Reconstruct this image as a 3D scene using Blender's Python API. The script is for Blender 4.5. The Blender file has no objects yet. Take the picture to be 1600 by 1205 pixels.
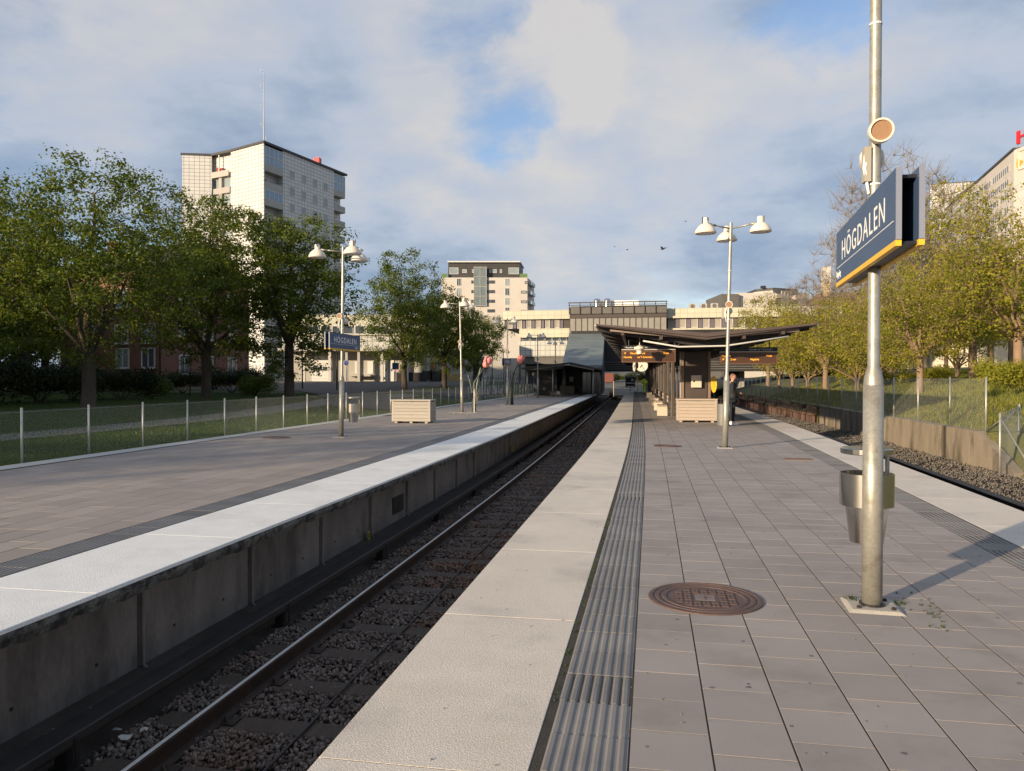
import bpy, math, random
import numpy as np
from mathutils import Vector, Matrix
random.seed(7); rng=np.random.default_rng(7)
SC=bpy.context.scene
COL=SC.collection
# ------------------------------------------------------------------ camera
EYE=1.6; YAW=math.radians(10.381); PIT=math.radians(-0.554); FPX=1190.0
cd=bpy.data.cameras.new('camera'); cam=bpy.data.objects.new('camera',cd); COL.objects.link(cam)
cam.location=(0,0,EYE); cam.rotation_euler=(math.radians(90)+PIT,0,YAW)
cd.sensor_width=36; cd.lens=FPX/1600*36; cd.clip_start=0.05; cd.clip_end=3000
SC.camera=cam
# ------------------------------------------------------------------ light
SUN_HEAD=math.radians(39); SUN_EL=math.radians(12)     # heading of the light, clockwise from +Y
SC.view_settings.view_transform='Standard'; SC.view_settings.look='None'
SC.view_settings.gamma=1; SC.view_settings.use_curve_mapping=False
SC.view_settings.exposure=0.62
ld=bpy.data.lights.new('sun','SUN'); ld.energy=4.7; ld.angle=math.radians(0.8); ld.color=(1.0,0.80,0.55)
sun=bpy.data.objects.new('sun',ld); COL.objects.link(sun)
ldir=Vector((math.sin(SUN_HEAD)*math.cos(SUN_EL),math.cos(SUN_HEAD)*math.cos(SUN_EL),-math.sin(SUN_EL)))
sun.rotation_euler=ldir.to_track_quat('-Z','Y').to_euler()
W=bpy.data.worlds.new('World'); SC.world=W; W.use_nodes=True
def build_world():
    nt=W.node_tree; N=nt.nodes; L=nt.links; N.clear()
    out=N.new('ShaderNodeOutputWorld'); bg=N.new('ShaderNodeBackground'); bg.inputs[1].default_value=0.13
    L.new(bg.outputs[0],out.inputs[0])
    sky=N.new('ShaderNodeTexSky'); sky.sky_type='NISHITA'; sky.sun_disc=False
    sky.sun_elevation=SUN_EL; sky.sun_rotation=SUN_HEAD+math.pi
    sky.air_density=1.0; sky.dust_density=0.6; sky.ozone_density=2.0
    tc=N.new('ShaderNodeTexCoord'); sep=N.new('ShaderNodeSeparateXYZ'); L.new(tc.outputs['Generated'],sep.inputs[0])
    def math_(op,a,b=None,c=None,clamp=False):
        n=N.new('ShaderNodeMath'); n.operation=op; n.use_clamp=clamp
        for i,v in enumerate((a,b,c)):
            if v is None: continue
            if isinstance(v,(int,float)): n.inputs[i].default_value=v
            else: L.new(v,n.inputs[i])
        return n.outputs[0]
    za=math_('ABSOLUTE',sep.outputs[2]); zz=math_('ADD',za,0.22)
    cx=math_('DIVIDE',sep.outputs[0],zz); cy=math_('DIVIDE',sep.outputs[1],zz)
    cmb=N.new('ShaderNodeCombineXYZ'); L.new(cx,cmb.inputs[0]); L.new(cy,cmb.inputs[1]); cmb.inputs[2].default_value=3.1
    def noise(scale,detail,rough,dist=0,off=0,src=None):
        mp=N.new('ShaderNodeMapping'); mp.inputs['Location'].default_value=(off,off*1.7,off*.3)
        L.new(src or cmb.outputs[0],mp.inputs[0])
        n=N.new('ShaderNodeTexNoise'); n.inputs['Scale'].default_value=scale; n.inputs['Detail'].default_value=detail
        n.inputs['Roughness'].default_value=rough; n.inputs['Distortion'].default_value=dist
        L.new(mp.outputs[0],n.inputs['Vector']); return n.outputs['Fac']
    n1=noise(1.15,6,.52,.25,2.3); n2=noise(0.9,5,.5,.3,11.0); n3=noise(3.2,8,.60,.35,5.0); n4=noise(7.5,8,.62,.5,9.0)
    wn=N.new('ShaderNodeTexNoise'); wn.inputs['Scale'].default_value=4.5; wn.inputs['Detail'].default_value=7; wn.inputs['Roughness'].default_value=.62; L.new(tc.outputs['Generated'],wn.inputs['Vector'])
    ws=N.new('ShaderNodeVectorMath'); ws.operation='SUBTRACT'; L.new(wn.outputs['Color'],ws.inputs[0]); ws.inputs[1].default_value=(.5,.5,.5)
    wm=N.new('ShaderNodeVectorMath'); wm.operation='SCALE'; L.new(ws.outputs[0],wm.inputs[0]); wm.inputs['Scale'].default_value=.20
    wa=N.new('ShaderNodeVectorMath'); wa.operation='ADD'; L.new(tc.outputs['Generated'],wa.inputs[0]); L.new(wm.outputs[0],wa.inputs[1])
    wnn=N.new('ShaderNodeVectorMath'); wnn.operation='NORMALIZE'; L.new(wa.outputs[0],wnn.inputs[0])
    def blob(px,py,size,amt):
        d=Vector(((px-800)/FPX,-(py-602.5)/FPX,-1)).normalized()
        d=cam.rotation_euler.to_matrix()@d
        vd=N.new('ShaderNodeVectorMath'); vd.operation='DOT_PRODUCT'
        L.new(wnn.outputs[0],vd.inputs[0]); vd.inputs[1].default_value=d
        m=N.new('ShaderNodeMapRange'); m.interpolation_type='SMOOTHERSTEP'
        L.new(vd.outputs['Value'],m.inputs[0]); m.inputs[1].default_value=math.cos(math.radians(size)); m.inputs[2].default_value=1
        m.inputs[3].default_value=0; m.inputs[4].default_value=amt
        return m.outputs[0]
    cov=math_('MULTIPLY_ADD',n1,1.3,0.03); cov=math_('MULTIPLY_ADD',n3,.35,cov); cov=math_('MULTIPLY_ADD',n4,.16,cov); cov=math_('SUBTRACT',cov,.06)
    for b in [(745,120,9,-.36),(1255,80,5,-.22),(1590,370,8,-.30),(160,250,12,-.12),(1150,440,10,-.22),(900,470,9,-.06),(1340,20,6,-.1),
              (870,110,6,.16),(400,150,16,.18),(1050,330,14,.2),(1480,180,11,.15),(640,330,12,.15),(1000,150,8,.12)]:
        cov=math_('ADD',cov,blob(*b))
    mr=N.new('ShaderNodeMapRange'); mr.interpolation_type='SMOOTHSTEP'; L.new(cov,mr.inputs[0])
    mr.inputs[1].default_value=.60; mr.inputs[2].default_value=.92; mr.inputs[3].default_value=0.08; mr.inputs[4].default_value=.93
    lum=math_('MULTIPLY_ADD',n2,2.5,-1.20); lum=math_('MULTIPLY_ADD',n3,.62,lum); lum=math_('MULTIPLY_ADD',n4,.30,lum); lum=math_('SUBTRACT',lum,.20); 
    for b in [(865,120,7,.42),(850,70,4,.2),(150,80,16,.18),(330,290,14,.15),(1500,70,10,.22),(1030,400,4,.2),(1000,60,9,.15),(600,250,9,.1),(650,120,10,.15),(1180,230,10,.15),(420,200,10,-.12),(700,280,8,-.08),(1200,330,10,-.03),(1050,450,15,.14),(650,420,12,.08)]:
        lum=math_('ADD',lum,blob(*b))
    cr=N.new('ShaderNodeValToRGB'); L.new(lum,cr.inputs[0])
    e=cr.color_ramp.elements; e[0].position=.2; e[0].color=(.235,.31,.43,1); e[1].position=1.35/1.5; e[1].color=(.57,.55,.535,1)
    m=cr.color_ramp.elements.new(.52); m.color=(.41,.46,.55,1)
    sc=N.new('ShaderNodeVectorMath'); sc.operation='SCALE'; L.new(cr.outputs[0],sc.inputs[0]); sc.inputs['Scale'].default_value=6.0
    ssc=N.new('ShaderNodeVectorMath'); ssc.operation='MULTIPLY'; L.new(sky.outputs[0],ssc.inputs[0]); ssc.inputs[1].default_value=(1.05,1.0,1.05)
    mx=N.new('ShaderNodeMix'); mx.data_type='RGBA'; L.new(mr.outputs[0],mx.inputs['Factor'])
    L.new(ssc.outputs[0],mx.inputs['A']); L.new(sc.outputs[0],mx.inputs['B'])
    L.new(mx.outputs['Result'],bg.inputs[0])
build_world()
# ------------------------------------------------------------------ helpers
def G(px,D):
    """ground point on the bearing of photograph column px, D metres ahead"""
    X=(px-800)/FPX*D
    return Vector((math.cos(YAW)*X-math.sin(YAW)*D, math.sin(YAW)*X+math.cos(YAW)*D,0))
def Z(py,D): return EYE+(591-py)/FPX*D
def YX(px,x):   # y of the point with world x on bearing px
    return x/math.tan(math.atan((px-800)/FPX)-YAW)
def dahead(x,y): return -math.sin(YAW)*x+math.cos(YAW)*y
MATS={}
def mat(name,c1,c2=None,scale=3.0,rough=.8,metal=0.0,bump=0.0,bscale=None,isl=0.0,obj=False,spec=.4,detail=6,c3=None,s3=.6,stretch=None,contrast=1.0,emit=None,trans=0,grain=0,gs=120):
    if name in MATS: return MATS[name]
    m=bpy.data.materials.new(name); m.use_nodes=True; nt=m.node_tree; N=nt.nodes; L=nt.links
    b=N['Principled BSDF']; b.inputs['Roughness'].default_value=rough; b.inputs['Metallic'].default_value=metal
    b.inputs['Specular IOR Level'].default_value=spec
    geo=N.new('ShaderNodeNewGeometry'); vec=geo.outputs['Position']
    if obj:
        tc=N.new('ShaderNodeTexCoord'); vec=tc.outputs['Object']
    if stretch:
        mp=N.new('ShaderNodeMapping'); mp.inputs['Scale'].default_value=stretch; L.new(vec,mp.inputs[0]); vec=mp.outputs[0]
    def noise(s,d=detail,r=.6):
        n=N.new('ShaderNodeTexNoise'); n.inputs['Scale'].default_value=s; n.inputs['Detail'].default_value=d; n.inputs['Roughness'].default_value=r
        L.new(vec,n.inputs['Vector']); return n.outputs['Fac']
    def mix(f,a,bb,mode='MIX'):
        x=N.new('ShaderNodeMix'); x.data_type='RGBA'; x.blend_type=mode
        for s,v in (('Factor',f),('A',a),('B',bb)):
            if isinstance(v,(int,float)): x.inputs[s].default_value=v
            elif isinstance(v,tuple): x.inputs[s].default_value=(v[0],v[1],v[2],1)
            else: L.new(v,x.inputs[s])
        return x.outputs['Result']
    col=c1
    if c2 is not None:
        f=noise(scale)
        mr=N.new('ShaderNodeMapRange'); L.new(f,mr.inputs[0]); w=.22/contrast; mr.inputs[1].default_value=.5-w; mr.inputs[2].default_value=.5+w
        col=mix(mr.outputs[0],c1,c2)
    if c3 is not None:
        f=noise(s3,4); mr=N.new('ShaderNodeMapRange'); L.new(f,mr.inputs[0]); mr.inputs[1].default_value=.52; mr.inputs[2].default_value=.68
        col=mix(mr.outputs[0],col,c3)
    if isl>0:
        oi=N.new('ShaderNodeObjectInfo')
        ad=N.new('ShaderNodeMath'); ad.operation='ADD'; L.new(geo.outputs['Random Per Island'],ad.inputs[0]); L.new(oi.outputs['Random'],ad.inputs[1])
        fr=N.new('ShaderNodeMath'); fr.operation='FRACT'; L.new(ad.outputs[0],fr.inputs[0])
        mr=N.new('ShaderNodeMapRange'); L.new(fr.outputs[0],mr.inputs[0]); mr.inputs[3].default_value=1-isl; mr.inputs[4].default_value=1+isl
        cb=N.new('ShaderNodeCombineColor'); [L.new(mr.outputs[0],cb.inputs[i]) for i in range(3)]
        col=mix(1.0,col,cb.outputs[0],'MULTIPLY')
    if grain>0:
        mr=N.new('ShaderNodeMapRange'); L.new(noise(gs,3,.7),mr.inputs[0]); mr.inputs[1].default_value=.3; mr.inputs[2].default_value=.7; mr.inputs[3].default_value=1-grain; mr.inputs[4].default_value=1+grain*.7
        cb=N.new('ShaderNodeCombineColor'); [L.new(mr.outputs[0],cb.inputs[i]) for i in range(3)]
        col=mix(1.0,col,cb.outputs[0],'MULTIPLY')
    if isinstance(col,tuple): b.inputs['Base Color'].default_value=(*col,1)
    else: L.new(col,b.inputs['Base Color'])
    if bump>0:
        bp=N.new('ShaderNodeBump'); bp.inputs['Strength'].default_value=1; bp.inputs['Distance'].default_value=bump
        L.new(noise(bscale or scale*4,5),bp.inputs['Height']); L.new(bp.outputs[0],b.inputs['Normal'])
    if emit:
        b.inputs['Emission Color'].default_value=(*emit[:3],1); b.inputs['Emission Strength'].default_value=emit[3]
    if trans:
        b.inputs['Transmission Weight'].default_value=trans
    MATS[name]=m; return m
def leafmat(name,a,b_,c,tr=.35):
    if name in MATS: return MATS[name]
    m=bpy.data.materials.new(name); m.use_nodes=True; nt=m.node_tree; N=nt.nodes; L=nt.links
    N.clear(); out=N.new('ShaderNodeOutputMaterial')
    geo=N.new('ShaderNodeNewGeometry'); cr=N.new('ShaderNodeValToRGB'); L.new(geo.outputs['Random Per Island'],cr.inputs[0])
    e=cr.color_ramp.elements; e[0].color=(*a,1); e[1].color=(*c,1); k=e.new(.5); k.color=(*b_,1)
    nz=N.new('ShaderNodeTexNoise'); nz.inputs['Scale'].default_value=.55; nz.inputs['Detail'].default_value=3; L.new(geo.outputs['Position'],nz.inputs['Vector'])
    mr=N.new('ShaderNodeMapRange'); L.new(nz.outputs['Fac'],mr.inputs[0]); mr.inputs[1].default_value=.35; mr.inputs[2].default_value=.65
    tint=N.new('ShaderNodeMix'); tint.data_type='RGBA'; L.new(mr.outputs[0],tint.inputs['Factor']); tint.inputs['A'].default_value=(.78,.88,.85,1); tint.inputs['B'].default_value=(1.25,1.2,.85,1)
    tm=N.new('ShaderNodeMix'); tm.data_type='RGBA'; tm.blend_type='MULTIPLY'; tm.inputs['Factor'].default_value=1; L.new(cr.outputs[0],tm.inputs['A']); L.new(tint.outputs['Result'],tm.inputs['B'])
    class _o: outputs=[tm.outputs['Result']]
    cr=_o
    d=N.new('ShaderNodeBsdfPrincipled'); d.inputs['Roughness'].default_value=.55; d.inputs['Specular IOR Level'].default_value=.25
    t=N.new('ShaderNodeBsdfTranslucent'); mx=N.new('ShaderNodeMixShader'); mx.inputs[0].default_value=tr
    g=N.new('ShaderNodeMix'); g.data_type='RGBA'; g.blend_type='MULTIPLY'; g.inputs['Factor'].default_value=1; g.inputs['B'].default_value=(1.5,1.5,.6,1)
    L.new(cr.outputs[0],g.inputs['A']); L.new(g.outputs['Result'],t.inputs[0]); L.new(cr.outputs[0],d.inputs['Base Color'])
    L.new(d.outputs[0],mx.inputs[1]); L.new(t.outputs[0],mx.inputs[2]); L.new(mx.outputs[0],out.inputs[0])
    MATS[name]=m; return m
class MB:
    def __init__(s): s.v=[]; s.f=[]
    def add(s,vs,fs):
        o=len(s.v); s.v.extend([tuple(v) for v in vs]); s.f.extend([tuple(i+o for i in f) for f in fs]); return s
    def box(s,x0,x1,y0,y1,z0,z1,M=None):
        vs=[(x0,y0,z0),(x1,y0,z0),(x1,y1,z0),(x0,y1,z0),(x0,y0,z1),(x1,y0,z1),(x1,y1,z1),(x0,y1,z1)]
        if M is not None: vs=[M@Vector(v) for v in vs]
        return s.add(vs,[(0,3,2,1),(4,5,6,7),(0,1,5,4),(1,2,6,5),(2,3,7,6),(3,0,4,7)])
    def cbox(s,x0,x1,y0,y1,z0,z1,b=.01,M=None):   # box with chamfered top edge
        vs=[(x0,y0,z0),(x1,y0,z0),(x1,y1,z0),(x0,y1,z0),(x0,y0,z1-b),(x1,y0,z1-b),(x1,y1,z1-b),(x0,y1,z1-b),
            (x0+b,y0+b,z1),(x1-b,y0+b,z1),(x1-b,y1-b,z1),(x0+b,y1-b,z1)]
        if M is not None: vs=[M@Vector(v) for v in vs]
        fs=[(8,9,10,11)]
        for i in range(4):
            j=(i+1)%4; fs+=[(i,j,j+4,i+4),(i+4,j+4,j+8,i+8)]
        return s.add(vs,fs)
    def tube(s,pts,rs,n=8,caps=True):
        pts=[Vector(p) for p in pts]
        if isinstance(rs,(int,float)): rs=[rs]*len(pts)
        o=len(s.v); a=None
        for i,p in enumerate(pts):
            t=(pts[min(i+1,len(pts)-1)]-pts[max(i-1,0)]).normalized()
            if a is None: a=t.orthogonal().normalized()
            a=(a-t*a.dot(t)); a=a.normalized() if a.length>1e-6 else t.orthogonal().normalized()
            bb=t.cross(a)
            for k in range(n):
                an=2*math.pi*k/n; s.v.append(tuple(p+(a*math.cos(an)+bb*math.sin(an))*rs[i]))
        for i in range(len(pts)-1):
            for k in range(n):
                k2=(k+1)%n; s.f.append((o+i*n+k,o+i*n+k2,o+(i+1)*n+k2,o+(i+1)*n+k))
        if caps:
            s.f.append(tuple(o+k for k in range(n))[::-1]); s.f.append(tuple(o+(len(pts)-1)*n+k for k in range(n)))
        return s
    def lathe(s,prof,n=20,M=None,o=(0,0,0)):
        """prof: list of (r,z)"""
        base=len(s.v)
        for r,z in prof:
            for k in range(n):
                a=2*math.pi*k/n; v=Vector((r*math.cos(a)+o[0],r*math.sin(a)+o[1],z+o[2]))
                s.v.append(tuple(M@v if M is not None else v))
        for i in range(len(prof)-1):
            for k in range(n):
                k2=(k+1)%n; s.f.append((base+i*n+k,base+i*n+k2,base+(i+1)*n+k2,base+(i+1)*n+k))
        return s
    def prism(s,poly,z0,z1):
        n=len(poly); o=len(s.v)
        s.v+= [(p[0],p[1],z0) for p in poly]+[(p[0],p[1],z1) for p in poly]
        s.f.append(tuple(o+i for i in range(n))[::-1]); s.f.append(tuple(o+n+i for i in range(n)))
        for i in range(n):
            j=(i+1)%n; s.f.append((o+i,o+j,o+n+j,o+n+i))
        return s
    def ext(s,prof,x0,x1,axis='x',M=None):
        """closed profile [(a,z)] extruded along axis; 'x': a is y, 'y': a is x"""
        n=len(prof); vs=[]
        for x in (x0,x1):
            for a,z in prof: vs.append((x,a,z) if axis=='x' else (a,x,z))
        if M is not None: vs=[M@Vector(v) for v in vs]
        fs=[tuple(range(n))[::-1],tuple(n+i for i in range(n))]+[(i,(i+1)%n,n+(i+1)%n,n+i) for i in range(n)]
        return s.add(vs,fs)
    def quad(s,a,b,c,d): return s.add([a,b,c,d],[(0,1,2,3)])
    def sphere(s,c,r,n=8,m=6,sc=(1,1,1)):
        o=len(s.v); c=Vector(c)
        for i in range(m+1):
            th=math.pi*i/m
            for k in range(n):
                a=2*math.pi*k/n
                s.v.append((c.x+r*sc[0]*math.sin(th)*math.cos(a),c.y+r*sc[1]*math.sin(th)*math.sin(a),c.z-r*sc[2]*math.cos(th)))
        for i in range(m):
            for k in range(n):
                k2=(k+1)%n; s.f.append((o+i*n+k,o+i*n+k2,o+(i+1)*n+k2,o+(i+1)*n+k))
        return s
    def mesh(s,name,m,smooth=False):
        me=bpy.data.meshes.new(name); me.from_pydata(s.v,[],s.f)
        if m: me.materials.append(m)
        if smooth:
            me.polygons.foreach_set('use_smooth',[True]*len(me.polygons))
        me.update(); return me
    def build(s,name,m,parent=None,smooth=False,loc=(0,0,0),rz=0,kind=None):
        return link(name,s.mesh(name,m,smooth),parent,loc,rz,kind)
def link(name,me,parent=None,loc=(0,0,0),rz=0,kind=None):
    o=bpy.data.objects.new(name,me); COL.objects.link(o); o.location=loc
    if rz: o.rotation_euler=(0,0,rz)
    if parent is not None: o.parent=parent
    if kind: o['kind']=kind
    return o
def shade_auto(o,ang=35):
    me=o.data; me.polygons.foreach_set('use_smooth',[True]*len(me.polygons))
    try: me.set_sharp_from_angle(angle=math.radians(ang))
    except Exception: pass
    return o
def thing(name,label,cat,loc=(0,0,0),rz=0,group=None):
    o=bpy.data.objects.new(name,None); COL.objects.link(o); o.location=loc; o.rotation_euler=(0,0,rz); o.empty_display_size=.2
    o['label']=label; o['category']=cat
    if group: o['group']=group
    return o
def tag(o,label,cat,group=None):
    o['label']=label; o['category']=cat
    if group: o['group']=group
    return o
def kids(o): return [c for c in o.children]
def dup(root,loc,rz,label,group=None,skip=()):
    CH={}
    def rec(o,par):
        c=o.copy(); COL.objects.link(c)
        if par is not None: c.parent=par
        for ch in o.children:
            if ch.name.split('.')[0] in skip: continue
            rec(ch,c)
        return c
    r=rec(root,None); r.location=loc; r.rotation_euler=(0,0,rz); r['label']=label
    if group: r['group']=group
    return r
def text_mesh(txt,size,mt,sx=1.0,ext=.002,align='LEFT',sp=1.0):
    cu=bpy.data.curves.new('lettering','FONT'); cu.body=txt; cu.size=size; cu.extrude=ext; cu.align_x=align; cu.resolution_u=3; cu.space_character=sp
    o=bpy.data.objects.new('tmp',cu); COL.objects.link(o)
    dg=bpy.context.evaluated_depsgraph_get(); me=bpy.data.meshes.new_from_object(o.evaluated_get(dg))
    bpy.data.objects.remove(o)
    for v in me.vertices: v.co.x*=sx
    me.materials.clear(); me.materials.append(mt); me.name='lettering'; return me
def np_mesh(name,V,F,m):
    """V (n,3), F (k,4) or (k,3) int"""
    me=bpy.data.meshes.new(name); k=F.shape[1]
    me.vertices.add(len(V)); me.vertices.foreach_set('co',V.astype(np.float32).ravel())
    me.loops.add(F.size); me.loops.foreach_set('vertex_index',F.astype(np.int32).ravel())
    me.polygons.add(len(F)); me.polygons.foreach_set('loop_start',np.arange(0,F.size,k,dtype=np.int32))
    me.polygons.foreach_set('loop_total',np.full(len(F),k,dtype=np.int32))
    me.update(calc_edges=True); me.validate()
    if m: me.materials.append(m)
    return me
# ------------------------------------------------------------------ the line of the track
def bend(y):
    """the platforms run straight, then bear gently left"""
    t=(y-19)/4.0
    sp=4.0*(math.log1p(math.exp(t)) if t<30 else t)
    return -0.0215*sp
def RL(y): return -1.38+bend(y)           # right platform, edge to the near track
def RR(y): return (4.30+.0245*(min(y,27)-6)) + bend(y)*.35 if y>6 else 4.30   # right platform, far edge
def LR(y): return -4.05+bend(y)           # left platform, track edge
def LL(y): return -11.62+bend(y)*.35      # left platform, fence edge
YEND=92.0
def ys(a,b,st):
    n=max(1,int(round((b-a)/st))); return [a+(b-a)*i/n for i in range(n+1)]
def ribbon(mb,fa,fb,yy,z0,z1):
    o=len(mb.v)
    for y in yy:
        a,b=fa(y),fb(y); mb.v+=[(a,y,z0),(b,y,z0),(b,y,z1),(a,y,z1)]
    for i in range(len(yy)-1):
        p=o+4*i; q=p+4
        mb.f+=[(p+3,p+2,q+2,q+3),(p,q,q+1,p+1),(p,p+3,q+3,q),(p+1,q+1,q+2,p+2)]
    mb.f+=[(o,o+1,o+2,o+3)]; e=o+4*(len(yy)-1); mb.f+=[(e+3,e+2,e+1,e)]
    return mb
# ------------------------------------------------------------------ materials
m_tile=mat('paving_concrete',(.285,.248,.228),(.345,.303,.278),1.1,.78,bump=.0012,bscale=180,isl=.07,grain=.12,gs=200,c3=(.255,.222,.20),s3=1.3)
m_tileL=mat('paving_concrete_warm',(.25,.22,.205),(.33,.28,.245),.8,.8,bump=.0015,bscale=150,isl=.1)
m_mortar=mat('joint_sand',(.035,.03,.026),(.06,.052,.04),9,.95,bump=.004,bscale=80)
m_tact=mat('tactile_concrete',(.16,.152,.15),(.23,.215,.20),2.0,.72,bump=.001,bscale=160,isl=.08)
m_white=mat('edge_concrete_pale',(.60,.53,.45),(.70,.63,.545),2.2,.85,bump=.004,bscale=110,isl=.03,c3=(.50,.45,.39),s3=1.1,grain=.22,gs=85)
m_whiteL=mat('edge_paint_white',(.70,.70,.685),(.80,.795,.77),3,.7,bump=.004,bscale=80,isl=.02,c3=(.62,.61,.58),s3=.8,grain=.16,gs=70)
m_moss=mat('moss_joint',(.05,.05,.028),(.10,.08,.055),20,.95,bump=.01,bscale=60)
m_conc_d=mat('sooty_concrete',(.19,.17,.15),(.28,.25,.225),1.6,.85,bump=.002,bscale=60,c3=(.13,.115,.10),s3=1.8,stretch=(1,1,.35),grain=.16,gs=35,contrast=1.5)
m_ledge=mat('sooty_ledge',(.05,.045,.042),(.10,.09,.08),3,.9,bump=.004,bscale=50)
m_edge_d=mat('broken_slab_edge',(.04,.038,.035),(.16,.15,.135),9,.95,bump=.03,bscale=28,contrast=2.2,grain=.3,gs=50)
m_conc=mat('weathered_concrete',(.19,.155,.115),(.31,.26,.195),1.6,.88,bump=.006,bscale=30,c3=(.11,.09,.065),s3=1.3,stretch=(1,1,.3),grain=.15,gs=40)
m_ball=mat('ballast_stone',(.085,.066,.056),(.17,.14,.125),4,.85,isl=.5,c3=(.15,.085,.055),s3=.6)
m_ballR=mat('ballast_stone_pale',(.095,.082,.07),(.18,.158,.135),4,.88,isl=.45)
m_bed=mat('ballast_bed',(.03,.026,.024),(.07,.058,.05),25,.95,bump=.03,bscale=25)
m_rust=mat('rusty_rail_steel',(.022,.018,.016),(.05,.035,.028),6,.7,metal=.3,bump=.001)
m_steel=mat('worn_rail_head',(.72,.70,.67),(.60,.58,.56),8,.45,metal=.5)
m_wood_s=mat('oiled_sleeper_wood',(.048,.037,.030),(.085,.064,.05),3,.85,bump=.006,bscale=30,stretch=(6,1,1),obj=True)
m_blackr=mat('black_conductor_cover',(.018,.018,.02),(.035,.033,.033),5,.6)
m_grass=mat('lawn_soil',(.035,.055,.015),(.06,.085,.022),1.0,.95,bump=.04,bscale=14,c3=(.05,.06,.025),s3=.25)
m_slope=mat('slope_soil',(.15,.135,.045),(.10,.12,.03),.8,.95,bump=.06,bscale=9,c3=(.14,.105,.06),s3=.35)
m_asph=mat('asphalt',(.055,.055,.057),(.085,.083,.08),1.5,.9,bump=.004,bscale=60)
m_path=mat('gravel_path',(.15,.14,.125),(.2,.185,.16),2,.95,bump=.006,bscale=50)
m_galv=mat('galvanised_steel',(.33,.32,.28),(.43,.41,.36),5,.45,metal=.5,bump=.0008,bscale=50,c3=(.29,.27,.22),s3=9,grain=.15,gs=60)
m_galv2=mat('galvanised_post',(.40,.40,.38),(.50,.49,.46),5,.5,metal=.6)
m_inox=mat('stainless_steel',(.58,.56,.52),(.50,.48,.44),4,.22,metal=1.0)
m_cream=mat('cream_lamp_paint',(.70,.62,.52),(.76,.69,.58),4,.45)
m_grille=mat('speaker_grille',(.28,.16,.09),(.33,.19,.11),60,.7)
m_lens=mat('lamp_glass',(.75,.74,.70),None,rough=.15)
m_navy=mat('navy_sign_face',(.040,.075,.155),(.046,.083,.165),2,.5,spec=.6)
m_navyd=mat('dark_sign_frame',(.012,.014,.022),None,rough=.4)
m_yel=mat('yellow_sign_edge',(.75,.44,.03),None,rough=.45)
m_silv=mat('pale_sign_rim',(.20,.22,.29),None,rough=.45)
m_wht=mat('white_lettering',(.82,.82,.80),None,rough=.5)
m_slat=mat('planter_slat_paint',(.38,.31,.25),(.45,.37,.30),5,.6,isl=.06,stretch=(1,1,4))
m_slatw=mat('planter_slat_grey',(.33,.295,.255),(.385,.345,.295),5,.65,isl=.06,stretch=(1,1,4))
m_dark=mat('dark_metal',(.022,.021,.022),(.035,.032,.032),3,.45,metal=.2)
m_brown=mat('dark_brown_cladding',(.055,.042,.036),(.08,.06,.05),2,.5)
m_roofm=mat('brown_roof_sheet',(.075,.055,.05),(.10,.075,.068),1.5,.45,metal=.2)
m_bark=mat('bark',(.045,.035,.026),(.10,.078,.055),3,.95,bump=.02,bscale=18,stretch=(1,1,.3))
m_barkR=mat('bark_pale',(.20,.13,.08),(.29,.20,.13),4,.95,bump=.02,bscale=18,stretch=(1,1,.3))
m_twig=mat('twigs_pale',(.20,.165,.125),(.28,.23,.175),6,.9)
m_leafA=leafmat('maple_leaf_green',(.052,.080,.013),(.088,.120,.018),(.165,.175,.026),.36)
m_leafB=leafmat('spring_leaf_yellowgreen',(.165,.175,.02),(.25,.235,.026),(.32,.27,.045),.4)
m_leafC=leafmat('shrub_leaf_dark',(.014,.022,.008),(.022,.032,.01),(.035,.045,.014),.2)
m_blade=leafmat('grass_blade',(.035,.06,.012),(.05,.085,.016),(.075,.105,.02),.25)
m_bladeR=leafmat('grass_blade_dry',(.10,.125,.018),(.16,.18,.028),(.30,.24,.09),.3)
# ------------------------------------------------------------------ terrain
def zl(x,y):
    D=dahead(x,y); return -.06+max(0,min(1.25,(D-14)*.0165))*max(0,min(1,(LL(y)-.3-x)/6))
def zr(x,y):
    d=x-9.95
    up=2.15*(1-math.exp(-max(0,d)/5.2))+max(0,min(1.6,(d-9)*.045))
    base=-.08 if y>25.0 else -.08-.95*min(1,(25.0-y)/3.0)
    if y<25.0 and d<.4: base=-1.1
    return base+up*(1 if y>22 else .8)+.10*math.sin(x*1.3)*math.sin(y*.9)*min(1,max(0,d)/3)
def grid(name,fx,xs,yy,fz,m):
    V=[];F=[]
    for y in yy:
        for x in xs:
            X=fx(x,y); V.append((X,y,fz(X,y)))
    n=len(xs)
    for j in range(len(yy)-1):
        for i in range(n-1):
            F.append((j*n+i,j*n+i+1,(j+1)*n+i+1,(j+1)*n+i))
    mb=MB(); mb.v=V; mb.f=F
    o=mb.build(name,m,None,kind='structure'); o.data.polygons.foreach_set('use_smooth',[True]*len(F)); return o
YG=ys(-80,20,5)+ys(22,130,3)+[150,180,220,300,500,900]
grid('lawn',lambda u,y: LL(y)-.02-u,[900,500,300,200,150,120,100,80,70,60,50,44,38,33,28,24,20,16,12,9,6,4,2,1,0],YG,zl,m_grass)
YGR=ys(-80,18,6)+ys(19,31,.5)+ys(32,90,2)+[94,100,110,130,150,180,220,300,500,900]
grid('embankment',lambda u,y: 9.95+u+(bend(y)*.35 if y>30 else 0),[0,.5,1,1.6,2.2,3,4,5,6,7,8,9,10,12,14,17,20,25,30,40,55,80,120,200,400,900],YGR,zr,m_slope)
o=MB().quad((-14,-80,-1.32),(12,-80,-1.32),(12,900,-1.32),(-14,900,-1.32)).build('track_bed',m_bed,kind='structure')
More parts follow.
